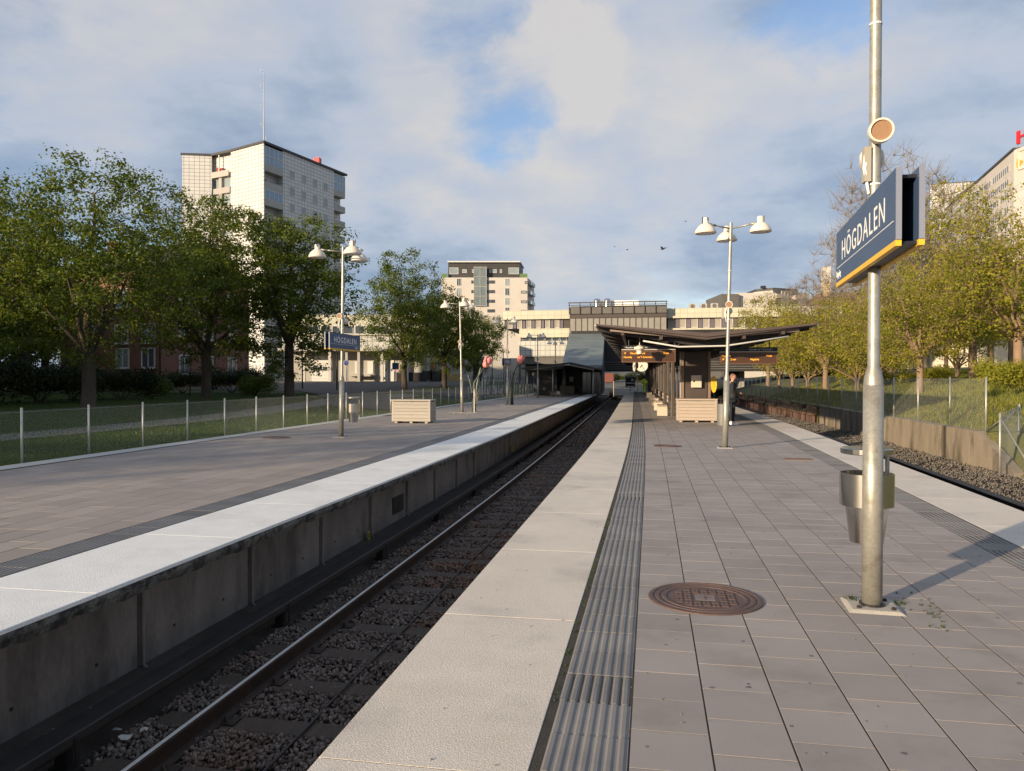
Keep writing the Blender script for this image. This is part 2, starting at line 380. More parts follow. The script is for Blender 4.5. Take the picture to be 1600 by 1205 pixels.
ribbon(MB(),lambda y:10.02+(bend(y)*.35 if y>30 else 0),lambda y:10.3+(bend(y)*.35 if y>30 else 0),ys(25.6,120,2),-1.4,-.12).build('embankment_foot',m_slope,kind='structure')
# asphalt yard and path on the left
def strip_on(name,pts,w,dz,m,fz):
    mb=MB(); P=[Vector(p) for p in pts]; fine=[]
    for i in range(len(P)-1):
        n=max(1,int((P[i+1]-P[i]).length/1.5))
        for k in range(n): fine.append(P[i].lerp(P[i+1],k/n))
    fine.append(P[-1])
    for i,p in enumerate(fine):
        t=(fine[min(i+1,len(fine)-1)]-fine[max(i-1,0)]).normalized(); nn=Vector((-t.y,t.x,0))
        for s in (-1,-.33,.33,1):
            q=p+nn*s*w/2; q.x=min(q.x,LL(q.y)-.35+s*.05); mb.v.append((q.x,q.y,fz(q.x,q.y)+dz))
    for i in range(len(fine)-1):
        for k in range(3):
            a=i*4+k; mb.f.append((a,a+1,a+5,a+4))
    return mb.build(name,m,kind='structure')
strip_on('path',[G(-250,17.3),G(-60,19),G(130,22.5),G(280,26.5),G(400,32),G(520,42),G(640,53)],1.55,.02,m_path,zl)
def yard():
    mb=MB(); 
    D=[56,60,65,70,75,80,86,92,100]
    P=[-100,50,200,300,400,480,560,640,720,800]
    for d in D:
        for p in P:
            sh=0
            if p<380: sh=3
            q=G(p,d+sh*(1 if d<58 else 0)); x=min(q.x,LL(q.y)-.8); mb.v.append((x,q.y,zl(x,q.y)+.03))
    n=len(P)
    for j in range(len(D)-1):
        for i in range(n-1): mb.f.append((j*n+i,j*n+i+1,(j+1)*n+i+1,(j+1)*n+i))
    mb.build('yard_asphalt',m_asph,kind='structure')
yard()
# approach road curving towards the platform
strip_on('road',[G(590,38),G(575,44),G(545,51),G(505,59)],4.4,.036,m_asph,zl)
# ------------------------------------------------------------------ platforms
def slab_tile(w,l,z0,z1,b=.0006,g=.0045,gy=.003):
    return MB().cbox(g,w-g,gy,l-gy,z0,z1,b)
def tact_profile(w,n=7,z0=-.05,h=.0038):
    p=[(0.003,z0)]
    step=(w-.006)/n
    for i in range(n):
        a=.003+i*step
        p+=[(a+step*.08,-.001),(a+step*.28,h),(a+step*.62,h),(a+step*.84,-.001)]
    p+=[(w-.004,-.001),(w-.003,z0)]
    return p
TW=.35
def clip_ok(y0,y1): return y1<=YEND
right_pf=ribbon(MB(),lambda y:RL(y)+.55,lambda y:RR(y)-.5,ys(-30,YEND,2),-1.35,-.03).build('platform',m_mortar,kind='structure')
right_pf['label']='right hand island platform paved in square grey tiles'
left_pf=ribbon(MB(),lambda y:LL(y)+.1,lambda y:LR(y)-.72,ys(-30,YEND+.0,2),-1.34,-.032).build('platform',m_mortar,kind='structure')
left_pf['label']='left hand platform with pale edge beyond the sunken track'
ribbon(MB(),lambda y:RL(y)+.02,lambda y:RR(y)-.02,ys(-5,YEND,1),-.028,-.0026).build('joint_filling',m_mortar,right_pf)
ribbon(MB(),lambda y:LL(y)+.02,lambda y:LR(y)-.03,ys(-5,YEND,1),-.028,-.0026).build('joint_filling',m_mortar,left_pf)
def put_part(name,me,par,x,y,z=0,rz=0):
    return link(name,me,par,(x,y,z),rz)
# --- edge slabs (2 m long)
def edge_slabs(par,fa,fb,m,th,y0):
    y=y0
    while y<YEND-.1:
        y1=min(y+2.0,YEND); mb=MB(); yy=ys(y+.004,y1-.004,1)
        o=len(mb.v); b=.004
        for q in yy:
            a,c=fa(q),fb(q); mb.v+=[(a,q,-th),(c,q,-th),(c,q,-b),(c-b,q,0),(a+b,q,0),(a,q,-b)]
        for i in range(len(yy)-1):
            p=o+6*i; r=p+6
            for k in range(6):
                k2=(k+1)%6; mb.f.append((p+k,r+k,r+k2,p+k2))
        mb.f+=[tuple(o+k for k in range(6)),tuple(o+6*(len(yy)-1)+k for k in range(6))[::-1]]
        mb.build('edge_slab',m,par); y=y1
edge_slabs(right_pf,RL,lambda y:RL(y)+.89,m_white,.12,-5)
edge_slabs(right_pf,lambda y:RR(y)-.9,RR,m_white,.12,-5)
edge_slabs(left_pf,lambda y:LR(y)-1.08,lambda y:LR(y)-.001,m_whiteL,.03,-5)
edge_slabs(left_pf,lambda y:LL(y)-.02,lambda y:LL(y)+.45,mat('kerb_grey',(.42,.415,.39),(.50,.49,.46),2,.85,bump=.002,bscale=60),.2,-5)
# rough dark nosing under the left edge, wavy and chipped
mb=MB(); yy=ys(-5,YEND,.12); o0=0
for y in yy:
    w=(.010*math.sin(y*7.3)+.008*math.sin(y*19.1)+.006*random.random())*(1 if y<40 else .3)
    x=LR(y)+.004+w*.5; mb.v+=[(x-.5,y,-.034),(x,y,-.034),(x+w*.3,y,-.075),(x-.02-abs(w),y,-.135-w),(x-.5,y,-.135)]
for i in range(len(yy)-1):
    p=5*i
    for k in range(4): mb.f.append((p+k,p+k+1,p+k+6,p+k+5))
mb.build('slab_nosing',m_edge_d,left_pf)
# wall panels under the left platform
y=.4-4
while y<YEND:
    mb=MB(); y1=min(y+2,YEND); a=LR(y+1)-.70
    sh=bend(y1)-bend(y)
    vs=[]
    for q,xx in ((y+.012,LR(y)-.70),(y1-.012,LR(y1)-.70)):
        vs+=[(xx-.1,q,-1.33),(xx,q,-1.33),(xx,q,-.136),(xx-.1,q,-.136)]
    mb.add(vs,[(0,1,2,3),(7,6,5,4),(1,5,6,2),(3,2,6,7),(0,3,7,4)])
    # small tie holes
    w=mb.build('wall_panel',m_conc_d,left_pf)
    if y<22:
        h=MB()
        for zz in (-.38,-.9):
            for q in (y+.55,y+1.45):
                h.lathe([(.016,0),(.016,.004),(0,.004)],8,Matrix.Translation((LR(q)-.698,q,zz))@Matrix.Rotation(math.pi/2,4,'Y'))
        h.build('tie_hole',m_dark,w)
        if y>0:   # drain pipe on joint
            p=MB().tube([(LR(y)-.67,y+.03,-.14),(LR(y)-.67,y+.03,-1.1),(LR(y)-.60,y+.03,-1.17)],.018,8); p.build('drain_pipe',m_conc_d,w,True)
    y+=2
# right platform wall (faces the track)
for a in range(-4,int(YEND),4):
    mb=MB(); b=min(a+4,YEND); mb.add([(RL(a)+.45,a+.01,-1.33),(RL(b)+.45,b-.01,-1.33),(RL(b)+.45,b-.01,-.121),(RL(a)+.45,a+.01,-.121),
        (RL(a)+.56,a+.01,-1.33),(RL(b)+.56,b-.01,-1.33),(RL(b)+.56,b-.01,-.121),(RL(a)+.56,a+.01,-.121)],[(0,3,2,1),(4,5,6,7),(3,7,6,2),(0,4,7,3),(1,2,6,5)])
    mb.build('wall_panel',m_conc_d,right_pf)
# --- tactile slabs
def tactile(par,xf,y0,count,off=0):
    me=MB().ext([(a,z) for a,z in tact_profile(.36)],.004,.346,'y').mesh('tactile_slab',m_tact)
    far=MB(); y=y0; k=0
    while y+TW<=YEND:
        if k<count: link('tactile_slab',me,par,(xf(y)+random.uniform(-.002,.002),y,random.uniform(-.002,.0015)),-math.atan((xf(y+TW)-xf(y))/TW))
        else:
            sh=(xf(y+TW)-xf(y))/TW
            M=Matrix.Translation((xf(y),y,0))@Matrix.Rotation(-math.atan(sh),4,'Z')
            far.ext([(a,z) for a,z in tact_profile(.36)],.004,.346,'y',M)
        y+=TW; k+=1
    o=far.build('distant_tactile_slabs',m_tact,par,kind='stuff')
tactile(right_pf,lambda y:RL(y)+.928,2.0,50)
tactile(right_pf,lambda y:RR(y)-1.275,6.0,40)
tactile(left_pf,lambda y:LR(y)-1.455,3.8,60)
# --- square tiles
def tiles():
    near=[];far=MB()
    x0=lambda y:RL(y)+1.290; x1=lambda y:RR(y)-1.278
    meT=slab_tile(TW,TW,-.05,0).mesh('paving_tile',m_tile)
    n=0
    def place(fa,fb,ya,yb,shared,maxn):
        nonlocal n
        xa0,xb0,xa1,xb1=fa(ya),fb(ya),fa(yb),fb(yb)
        d=math.hypot((xa0+xb0)/2,ya)
        vis=dahead((xa0+xb0)/2,ya)>2.3
        z=random.uniform(-.0005,.0003)
        g=.0045;b=.0006
        def V(z_,i): return [(xa0+g+i,ya+g+i,z_),(xb0-g-i,ya+g+i,z_),(xb1-g-i,yb-g-i,z_),(xa1+g+i,yb-g-i,z_)]
        if vis and d<11.5 and n<maxn:
            n+=1
            if shared:
                link('paving_tile',meT,right_pf,(xa0,ya,z),-math.atan((xa1-xa0)/(yb-ya)))
            else:
                mb=MB(); mb.add([(p[0]-xa0,p[1]-ya,p[2]) for p in V(-.05,0)+V(-b,0)+V(0,b)],[(8,9,10,11)]+[f for i in range(4) for f in ((i,(i+1)%4,(i+1)%4+4,i+4),(i+4,(i+1)%4+4,(i+1)%4+8,i+8))])
                mb.build('paving_tile',m_tile,right_pf,loc=(xa0,ya,z))
        else:
            far.add([(p[0],p[1],p[2]+z) for p in V(-.02,0)+V(-b,0)+V(0,b)],[(8,9,10,11)]+[f for i in range(4) for f in ((i,(i+1)%4,(i+1)%4+4,i+4),(i+4,(i+1)%4+4,(i+1)%4+8,i+8))])
    NL=5; NR=3
    cand=[]
    for k in range(NL):
        y=.7+(.175 if k%2 else 0)
        while y+TW<YEND:
            cand.append((lambda q,k=k:x0(q)+k*TW,lambda q,k=k:x0(q)+(k+1)*TW,y,y+TW,True)); y+=TW
    for k in range(NR):
        y=.7+(.175 if k%2 else 0)+.09
        while y+TW<YEND:
            cand.append((lambda q,k=k:x1(q)-(k+1)*TW,lambda q,k=k:x1(q)-k*TW,y,y+TW,True)); y+=TW
    y=.7
    while y+TW<YEND:
        wa=lambda q:x0(q)+NL*TW; wb=lambda q:x1(q)-NR*TW
        w=wb(y+TW/2)-wa(y+TW/2); m=max(1,int(round(w/.36)))
        for j in range(m):
            cand.append((lambda q,j=j,m=m:wa(q)+(wb(q)-wa(q))*j/m,lambda q,j=j,m=m:wa(q)+(wb(q)-wa(q))*(j+1)/m,y,y+TW,False))
        y+=TW
    cand.sort(key=lambda c:math.hypot((c[0](c[2])+c[1](c[2]))/2,c[2]))
    for c in cand: place(*c,290)
    far.build('distant_paving_tiles',m_tile,right_pf,kind='stuff')
    # left platform: long tiles
    n2=0; farL=MB(); meL=slab_tile(TW,.70,-.05,0,.001,.0065,.003).mesh('paving_tile',m_tileL)
    cand=[]
    a=lambda q:LR(q)-1.475
    for k in range(18):
        y=2.0+random.uniform(0,.7)
        while y+.7<YEND:
            xr=a(y)-(k+1)*.343
            if xr<LL(y)+.45: break
            cand.append((k,y)); y+=.70
    cand.sort(key=lambda c:abs(dahead(a(c[1])-c[0]*.343,c[1])-0)+0)
    for k,y in cand:
        x=a(y)-(k+1)*.343; D=dahead(x,y); sh=-math.atan((a(y+.7)-a(y))/.7); z=random.uniform(-.0005,.0003)
        Xc=math.cos(YAW)*x+math.sin(YAW)*y
        if D>3 and Xc/D>-.72 and n2<290:
            n2+=1; link('paving_tile',meL,left_pf,(x,y,z),sh)
        else:
            farL.cbox(.0065,.343-.0065,.004,.696,-.02,0,.001,Matrix.Translation((x,y,z))@Matrix.Rotation(sh,4,'Z'))
    farL.build('distant_paving_tiles',m_tileL,left_pf,kind='stuff')
tiles()
# moss seam beside the pale strip
ribbon(MB(),lambda y:RL(y)+.893,lambda y:RL(y)+.926,ys(1.5,40,.5),-.04,-.006).build('moss_seam',m_moss,right_pf)
# weeds in joints
def weeds(name,spots,par=None):
    V=[];F=[]
    for (x,y,r,n,h) in spots:
        for _ in range(n):
            a=random.uniform(0,6.28); d=r*random.random()**.7; px,py=x+d*math.cos(a),y+d*math.sin(a)
            b=random.uniform(0,6.28); hh=h*random.uniform(.4,1); w=.004
            i=len(V); lx,ly=math.cos(b)*hh*.5,math.sin(b)*hh*.5
            V+=[(px-w*math.sin(b),py+w*math.cos(b),-.003),(px+w*math.sin(b),py-w*math.cos(b),-.003),(px+lx,py+ly,hh)]
            F.append((i,i+1,i+2))
    me=np_mesh(name,np.array(V),np.array(F),m_blade); o=link(name,me,par,kind='stuff'); return o
sp=[(1.42,5.80,.06,70,.055),(1.72,5.78,.05,30,.04)]
for i in range(30): sp.append((1.72+.12*random.random()+.02*i*.3,5.8+.0*i+random.uniform(-.6,.3),.015,5,.02))
for i in range(60): yy_=random.uniform(2.2,9); sp.append((RL(yy_)+.908,yy_,.015,5,.015))
weeds('joint_weeds',sp)
mb=MB()
for k in range(150):
    y=2.6+13*random.random()**1.3; x=random.uniform(RL(y)+1.35,RR(y)-1.3); r=random.uniform(.006,.016); n_=7; a0=random.random()
    mb.lathe([(r,.0005),(r*.8,.0018),(0,.0018)],n_,o=(x,y,0))
mb.build('gum_spots',mat('old_gum',(.10,.09,.085),(.18,.16,.15),30,.8),kind='stuff')
mb=MB()
for k in range(420):
    y=2.6+16*random.random()**1.2; x=random.uniform(RL(y)+.02,RR(y)-.05); r=random.uniform(.002,.006); M=Matrix.Translation((x,y,.0008))@Matrix.Rotation(random.random()*6,4,'Z'); mb.box(-r,r,-r*.6,r*.6,0,r*.7,M)
mb.build('grit',mat('grit',(.16,.12,.08),(.3,.26,.2),40,.9),kind='stuff')
# ------------------------------------------------------------------ tracks
def rail_profile(w=.07):
    return [(-.07,-.17),(.07,-.17),(.07,-.155),(.012,-.135),(.012,-.045),(.034,-.035),(.034,-.004),(.028,0),(-.028,0),(-.034,-.004),(-.034,-.035),(-.012,-.045),(-.012,-.135),(-.07,-.155)]
def sweep(mb,prof,fx,yy,z):
    n=len(prof); o=len(mb.v)
    for y in yy:
        for a,b in prof: mb.v.append((fx(y)+a,y,z+b))
    for i in range(len(yy)-1):
        for k in range(n):
            k2=(k+1)%n; mb.f.append((o+i*n+k,o+i*n+k2,o+(i+1)*n+k2,o+(i+1)*n+k))
    return mb
def track(label,fc,zt,ylist,sleep0,bm,side):
    t=thing('railway_track',label,'railway track')
    for s in (-1,1):
        fx=lambda y,s=s: fc(y)+s*.7525
        r=sweep(MB(),rail_profile(),fx,ylist,zt).build('rail',m_rust,t)
        sweep(MB(),[(-.016,.0005),(.016,.0005),(.014,.003),(-.014,.003)],fx,ylist,zt).build('rail_head',m_steel,r)
    me=MB().cbox(-1.25,1.25,-.12,.12,-.17,0,.01).mesh('sleeper',m_wood_s)
    mc=MB().box(-.17,.17,-.07,.07,0,.016)
    for q in (-.11,.11): mc.tube([(q,-.04,.01),(q*.7,-.02,.05),(q*.55,.03,.03)],.012,6)
    mcm=mc.mesh('rail_fastening',m_rust)
    y=sleep0
    while y<YEND+25:
        sl=link('sleeper',me,t,(fc(y),y,zt-.172+random.uniform(-.004,.004)),random.uniform(-.01,.01)-bend(y)*0)
        if y<45:
            for s in (-1,1): link('rail_fastening',mcm,sl,(s*.7525,0,0))
        y+=.8
    return t
cL=lambda y:-2.68+bend(y)
cR=lambda y:RR(y)+1.42
YT=ys(-20,20,4)+ys(22,120,2)
track('near railway track sunk between the two platforms',cL,-1.0,YT,2.4,m_ball,0)
track('railway track to the right between platform and concrete retaining wall',cR,-1.0,YT,6,m_ballR,1)
def third(label,fx,zt,y0):
    t=thing('conductor_rail',label,'conductor rail')
    sweep(MB(),[(-.035,-.1),(.035,-.1),(.035,0),(-.035,0)],fx,YT,zt).build('rail',m_rust,t)
    sweep(MB(),[(-.10,.03),(.09,.03),(.10,.022),(.10,-.04),(.085,-.04),(.085,.01),(-.10,.01)],fx,YT,zt).build('cover_board',m_blackr,t)
    y=y0; me=MB().box(-.05,.05,-.03,.03,-.22,-.1).box(-.09,.13,-.04,.04,-.26,-.22).box(.10,.112,-.02,.02,-.2,.0).mesh('bracket',m_dark)
    while y<60: link('bracket',me,t,(fx(y),y,zt)); y+=3.2
third('black covered conductor rail along the foot of the left platform wall',lambda y:LR(y)-.03,-.93,1.5)
third('black covered conductor rail beside the right hand track',lambda y:cR(y)+1.25,-.93,8)
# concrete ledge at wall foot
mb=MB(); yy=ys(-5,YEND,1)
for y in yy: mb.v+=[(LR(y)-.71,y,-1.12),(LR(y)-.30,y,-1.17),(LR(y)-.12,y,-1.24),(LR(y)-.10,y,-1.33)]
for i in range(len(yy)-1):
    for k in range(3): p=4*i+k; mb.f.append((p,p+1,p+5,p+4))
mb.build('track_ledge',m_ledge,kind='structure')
# cable along sleepers
pts=[(cL(y)+.02+.012*math.sin(y*1.7),y,-1.145+.006*math.sin(y*3)) for y in ys(1,60,.8)]
tag(MB().tube(pts,.013,6).build('cable',m_blackr,None,True),'thin black cable lying over the sleepers between the rails','cable')
# ballast stones
def stones(name,xf0,xf1,y0,y1,n,zf,m,s0=.022,s1=.038,p=1.0):
    base=np.array([(-1,-1,-1),(1,-1,-1),(1,1,-1),(-1,1,-1),(-1,-1,1),(1,-1,1),(1,1,1),(-1,1,1)],float)*.72
    F0=np.array([(0,3,2,1),(4,5,6,7),(0,1,5,4),(1,2,6,5),(2,3,7,6),(3,0,4,7)])
    u=rng.random(n); y=y0+(y1-y0)*u**p
    a=np.array([xf0(q) for q in y]); b=np.array([xf1(q) for q in y]); x=a+(b-a)*rng.random(n)
    s=rng.uniform(s0,s1,n)*(1+ (y-y0)/(y1-y0)*.5)
    V=base[None]*(1+rng.uniform(-.38,.38,(n,8,3)))
    V*=s[:,None,None]*np.stack([rng.uniform(.8,1.4,n),rng.uniform(.7,1.1,n),rng.uniform(.5,.9,n)],1)[:,None,:]
    q=rng.normal(size=(n,4)); q/=np.linalg.norm(q,axis=1)[:,None]; w,i,j,k=q.T
    R=np.stack([1-2*(j*j+k*k),2*(i*j-k*w),2*(i*k+j*w),2*(i*j+k*w),1-2*(i*i+k*k),2*(j*k-i*w),2*(i*k-j*w),2*(j*k+i*w),1-2*(i*i+j*j)],1).reshape(n,3,3)
    V=np.einsum('nij,nvj->nvi',R,V)
    z=np.array([zf(xx,yy_) for xx,yy_ in zip(x,y)])+rng.uniform(-.03,.015,n)
    V+=np.stack([x,y,z],1)[:,None,:]
    F=(F0[None]+8*np.arange(n)[:,None,None]).reshape(-1,4)
    return link(name,np_mesh(name,V.reshape(-1,3),F,m),kind='stuff')
def zb(x,y):
    u=abs(((y-2.4)/.8+.5)%1-.5)*.8   # distance to sleeper centre
    return -1.20+.030*min(1,max(0,u-.10)/.08)
stones('ballast',lambda y:LR(y)+.02,lambda y:RL(y)+.4,2.5,30,105000,zb,m_ball,.011,.021,p=1.8)
stones('ballast',lambda y:LR(y)+.02,lambda y:RL(y)+.4,28,92,9000,zb,m_ball,.035,.055)
stones('ballast',lambda y:RR(y)-.3,lambda y:9.85,10,60,44000,lambda x,y:-1.19+.1*max(0,(x-8.3)/1.5)+.02*math.sin(x*5)*math.sin(y*2),m_ballR,.013,.026,p=1.5)
# litter and pale chips in the track
V=MB()
for i in range(130):
    y=2.5+18*random.random()**1.6; x=LR(y)+random.choice([-.45,-.3,-.2,.25,.4,.55,.7,1.0,1.3])+random.uniform(-.1,.1)
    s=random.uniform(.004,.012); z=-1.13 if x<LR(y)-.05 else -1.165
    V.box(-s,s,-s*.7,s*.7,0,s,Matrix.Translation((x,y,z))@Matrix.Rotation(random.random()*6,4,'Z'))
o=V.build('pale_chips',mat('pale_chips',(.4,.4,.38),None)); o['kind']='stuff'
for i,(px,py,s,lb) in enumerate([(193,1160,.055,'crumpled torn white paper scrap nearest the rail bottom left'),(181,1148,.045,'small torn paper scrap beside the larger one on the ballast'),(222,1148,.04,'right hand paper scrap of the three on the ballast'),(489,843,.05,'flat pale wrapper lying on the ledge below the platform wall'),(760,782,.07,'pale sheet of litter lying beside the left rail')]):
    D=(EYE+1.15)*FPX/(py-591); p=G(px,D)
    mb=MB(); n=7; mb.v.append((0,0,.012))
    for k in range(n):
        a=6.283*k/n; r=s*random.uniform(.6,1.2); mb.v.append((r*math.cos(a),r*math.sin(a)*.7,random.uniform(0,.02)))
    mb.f=[(0,1+k,1+(k+1)%n) for k in range(n)]
    tag(mb.build('paper_scrap',mat('paper',(.45,.46,.44),None),loc=(p.x,p.y,-1.13)),lb,'litter','paper litter in the track')
# small markers on the left wall
q=YX(623,-4.74)
tag(MB().box(0,.03,-.3,.3,0,.31).build('wall_hatch',m_blackr,loc=(-4.756+bend(13.9),13.9,-.96)),'black square opening low on the left platform wall','hatch')
o=thing('marker_plate','small yellow marker plate at the foot of a wall joint','marker',(-4.70,12.2,-1.14)); MB().box(0,.012,-.055,.055,0,.16).build('plate',mat('faded_yellow',(.38,.30,.06),None,rough=.7),o); MB().box(.0125,.014,-.03,.03,.05,.065).box(.0125,.014,-.03,.03,.09,.105).box(.0125,.014,-.03,-.015,.065,.13).build('mark',m_dark,o)
o=thing('marker_plate','second yellow marker box farther along the left platform wall','marker',(LR(26.5)-.62,26.5,-1.0)); MB().cbox(-.05,.06,-.08,.08,0,.2,.02).build('plate',mat('faded_yellow',(.38,.30,.06),None,rough=.7),o); MB().lathe([(.03,0),(.03,.01),(0,.01)],10,Matrix.Translation((.06,0,.1))@Matrix.Rotation(math.pi/2,4,'Y')).build('mark',m_dark,o)
# ------------------------------------------------------------------ manhole covers
m_iron=mat('cast_iron_rust',(.105,.068,.058),(.15,.095,.08),12,.65,metal=.3,bump=.001)
def manhole(label,x,y,r,group='round iron manhole covers'):
    t=thing('manhole_cover',label,'manhole cover',(x,y,.002),0,group)
    MB().lathe([(r,-.04),(r,.006),(r-.012,.008),(r-.03,.008),(r-.034,.003),(r-.05,.003),(r-.054,.008),(r-.075,.008),(r-.08,.003),(r-.1,.003),(r-.104,.008),(r-.125,.008),(r-.13,.002),(0,.002)],40).build('frame',m_iron,t)
    g=MB(); ri=r-.145; st=.062; n=int(ri/st)+1
    for i in range(-n,n+1):
        for j in range(-n,n+1):
            cx,cy=i*st,j*st
            if math.hypot(cx,cy)>ri-.025 or (abs(i)<=1 and abs(j)<=1): continue
            h=.024
            if (i+j)%2: g.box(cx-h,cx+h,cy-h,cy+h,.0022,.008)
            else: g.box(cx-h,cx-.003,cy-h,cy+h,.0022,.0075).box(cx+.003,cx+h,cy-h,cy+h,.0022,.0075)
    g.build('raised_pattern',m_iron,t)
    c=MB().box(-.07,.07,-.07,.07,.0022,.0045); c.build('centre_plate',mat('iron_centre',(.22,.18,.16),None,rough=.6,metal=.3),t)
    mm=MB()
    mm.ext([(-.05,0.0046),(.05,.0046),(.0,.009)],-.006,.006,'y').ext([(-.05,0.0046),(.05,.0046),(.0,.009)],-.006,.006,'x'); mm.build('lifting_eye',m_iron,t)
    return t
manhole('large round rusty iron manhole cover in the foreground paving',.385,5.68,.405)
manhole('flat round iron manhole cover in front of the slatted box',.375,18.3,.33)
manhole('dark round manhole cover on the left platform near the fence',-9.93,19.0,.38)
p=G(1248,15.0); o=thing('drain_cover','small rust coloured rectangular cover on right platform paving','drain cover',(p.x,p.y,.002)); MB().cbox(-.27,.27,-.17,.17,-.02,.006,.004).build('plate',mat('rust_cover',(.24,.14,.10),(.18,.11,.08),9,.8),o); MB().box(-.2,-.16,-.02,.02,.006,.008).box(.16,.2,-.02,.02,.006,.008).build('lifting_eye',m_dark,o)
# ------------------------------------------------------------------ lamp posts
def lamp_post(label,x,y,rot,lean=(0,0),speaker=True):
    t=thing('lamp_post',label,'lamp post',(x,y,0),0,'three headed lamp posts on the platforms')
    bp=MB().add([(-.19,-.17,0),(.17,-.19,0),(.19,.17,0),(-.17,.19,0),(-.16,-.14,.018),(.14,-.16,.018),(.16,.14,.018),(-.14,.16,.018)],[(4,5,6,7),(0,1,5,4),(1,2,6,5),(2,3,7,6),(3,0,4,7)])
    bp.build('base_plate',mat('base_concrete',(.36,.33,.28),(.46,.42,.36),8,.9,bump=.004,bscale=60),t)
    T=Vector((lean[0],lean[1],5.15))
    P=lambda z: Vector((lean[0]*z/5.15,lean[1]*z/5.15,z))
    MB().tube([P(.015),P(1.55)],.067,20).build('lower_pole',m_galv,t,True)
    shade_auto(MB().tube([P(1.551),P(1.60),P(1.64),P(1.68),P(5.15)],[.066,.062,.052,.040,.038],20).build('upper_pole',m_galv,t,True))
    MB().lathe([(.085,.018),(.085,.03),(.068,.03)],16).build('collar',m_dark,t)
    for (bx,by) in ((-.11,-.10),(.11,-.11),(.11,.10),(-.11,.11)): MB().lathe([(.016,.018),(.016,.032),(.008,.036),(0,.036)],6,o=(bx,by,0)).build('bolt',m_rust,t)
    for k in range(3):
        a=rot+k*2*math.pi/3; c,s=math.cos(a),math.sin(a); top=P(5.02)
        ar=MB().tube([top+Vector((c*.03,s*.03,0)),top+Vector((c*.58,s*.58,.055))],.019,10).tube([top+Vector((c*.42,s*.42,.04)),top+Vector((c*.6,s*.6,.057))],.026,10).build('arm',m_galv,t,True)
        q=top+Vector((c*.69,s*.69,.06))
        hd=MB().lathe([(0,.13),(.062,.13),(.072,.12),(.072,.0),(.075,-.005),(.10,-.012),(.15,-.05),(.20,-.11),(.228,-.165),(.235,-.19),(.243,-.192),(.243,-.205),(.235,-.207),(.232,-.222),(.215,-.225),(.19,-.16)],24,o=q)
        h=hd.build('lamp_head',m_cream,t); shade_auto(h,40)
        MB().lathe([(.212,-.215),(.15,-.235),(.08,-.243),(0,-.245)],20,o=q).build('lens',m_lens,h,True)
        b=MB().tube([q+Vector((-s*.07,c*.07,.06)),q+Vector((-s*.09,c*.09,.13))],.012,6).box(-.012,.012,-.006,.006,-.08,.07,Matrix.Translation(q+Vector((c*.079,s*.079,.07)))@Matrix.Rotation(a,4,'Z')); b.build('bracket',m_dark,h)
    if speaker:
        z=3.30
        for sg,lbl in ((1,'front'),(-1,'back')):
            a=math.radians(-99) if sg>0 else math.radians(76)
            M=Matrix.Translation(P(z)+Vector((.02*sg,0,.0 if sg>0 else -.12)))@Matrix.Rotation(a,4,'Z')@Matrix.Rotation(math.radians(100),4,'Y')
            sp=MB().lathe([(0,.03),(.04,.03),(.07,.06),(.080,.09),(.081,.19),(.078,.20),(.067,.20),(.065,.187)],22,M); sp=sp.build('loudspeaker',m_cream,t); shade_auto(sp,40)
            MB().lathe([(.066,.188),(0,.188)],22,M).build('grille',m_grille,sp)
        j=MB().box(-.075,-.03,-.05,.02,z-.34,z-.10); j.build('cable_box',mat('cable_box_grey',(.36,.33,.28),None,rough=.6),t)
        cb=MB()
        for k in range(3): cb.tube([P(z-.1)+Vector((-.05-.01*k,-.03,0)),P(z-.25)+Vector((-.075-.006*k,-.05,0)),P(z-.42)+Vector((-.045,-.03+.01*k,0))],.006,6)
        for zz in (z-.36,z+.75): cb.lathe([(.042,0),(.042,.012),(.039,.012)],14,o=P(zz))
        cb.build('cable_tie',m_wht,t)
    return t
lamp_post('nearest lamp post on the right platform, carrying a station sign and steel bin',1.52,5.68,math.radians(70),(.01,0))
lamp_post('lamp post with three cream lamp heads in front of the slatted box and the man',1.66,18.05,math.radians(92),(.12,.02))
lamp_post('lamp post on the left platform carrying the station sign near the grass',-8.29,19.5,math.radians(73),(.07,0))
lamp_post('second lamp post on the left platform, beside the nearer tulip sculpture',-8.62,34.25,math.radians(60),(-.11,0))
lamp_post('lamp post with a small station sign beside the farther tulip sculpture',-8.45,44.6,math.radians(75))
lamp_post('fourth lamp post on the left platform, before the stair building',-9.03,60.8,math.radians(80))
lamp_post('farthest lamp post on the left platform, beside the pale slatted box',-9.08,72.8,math.radians(100))
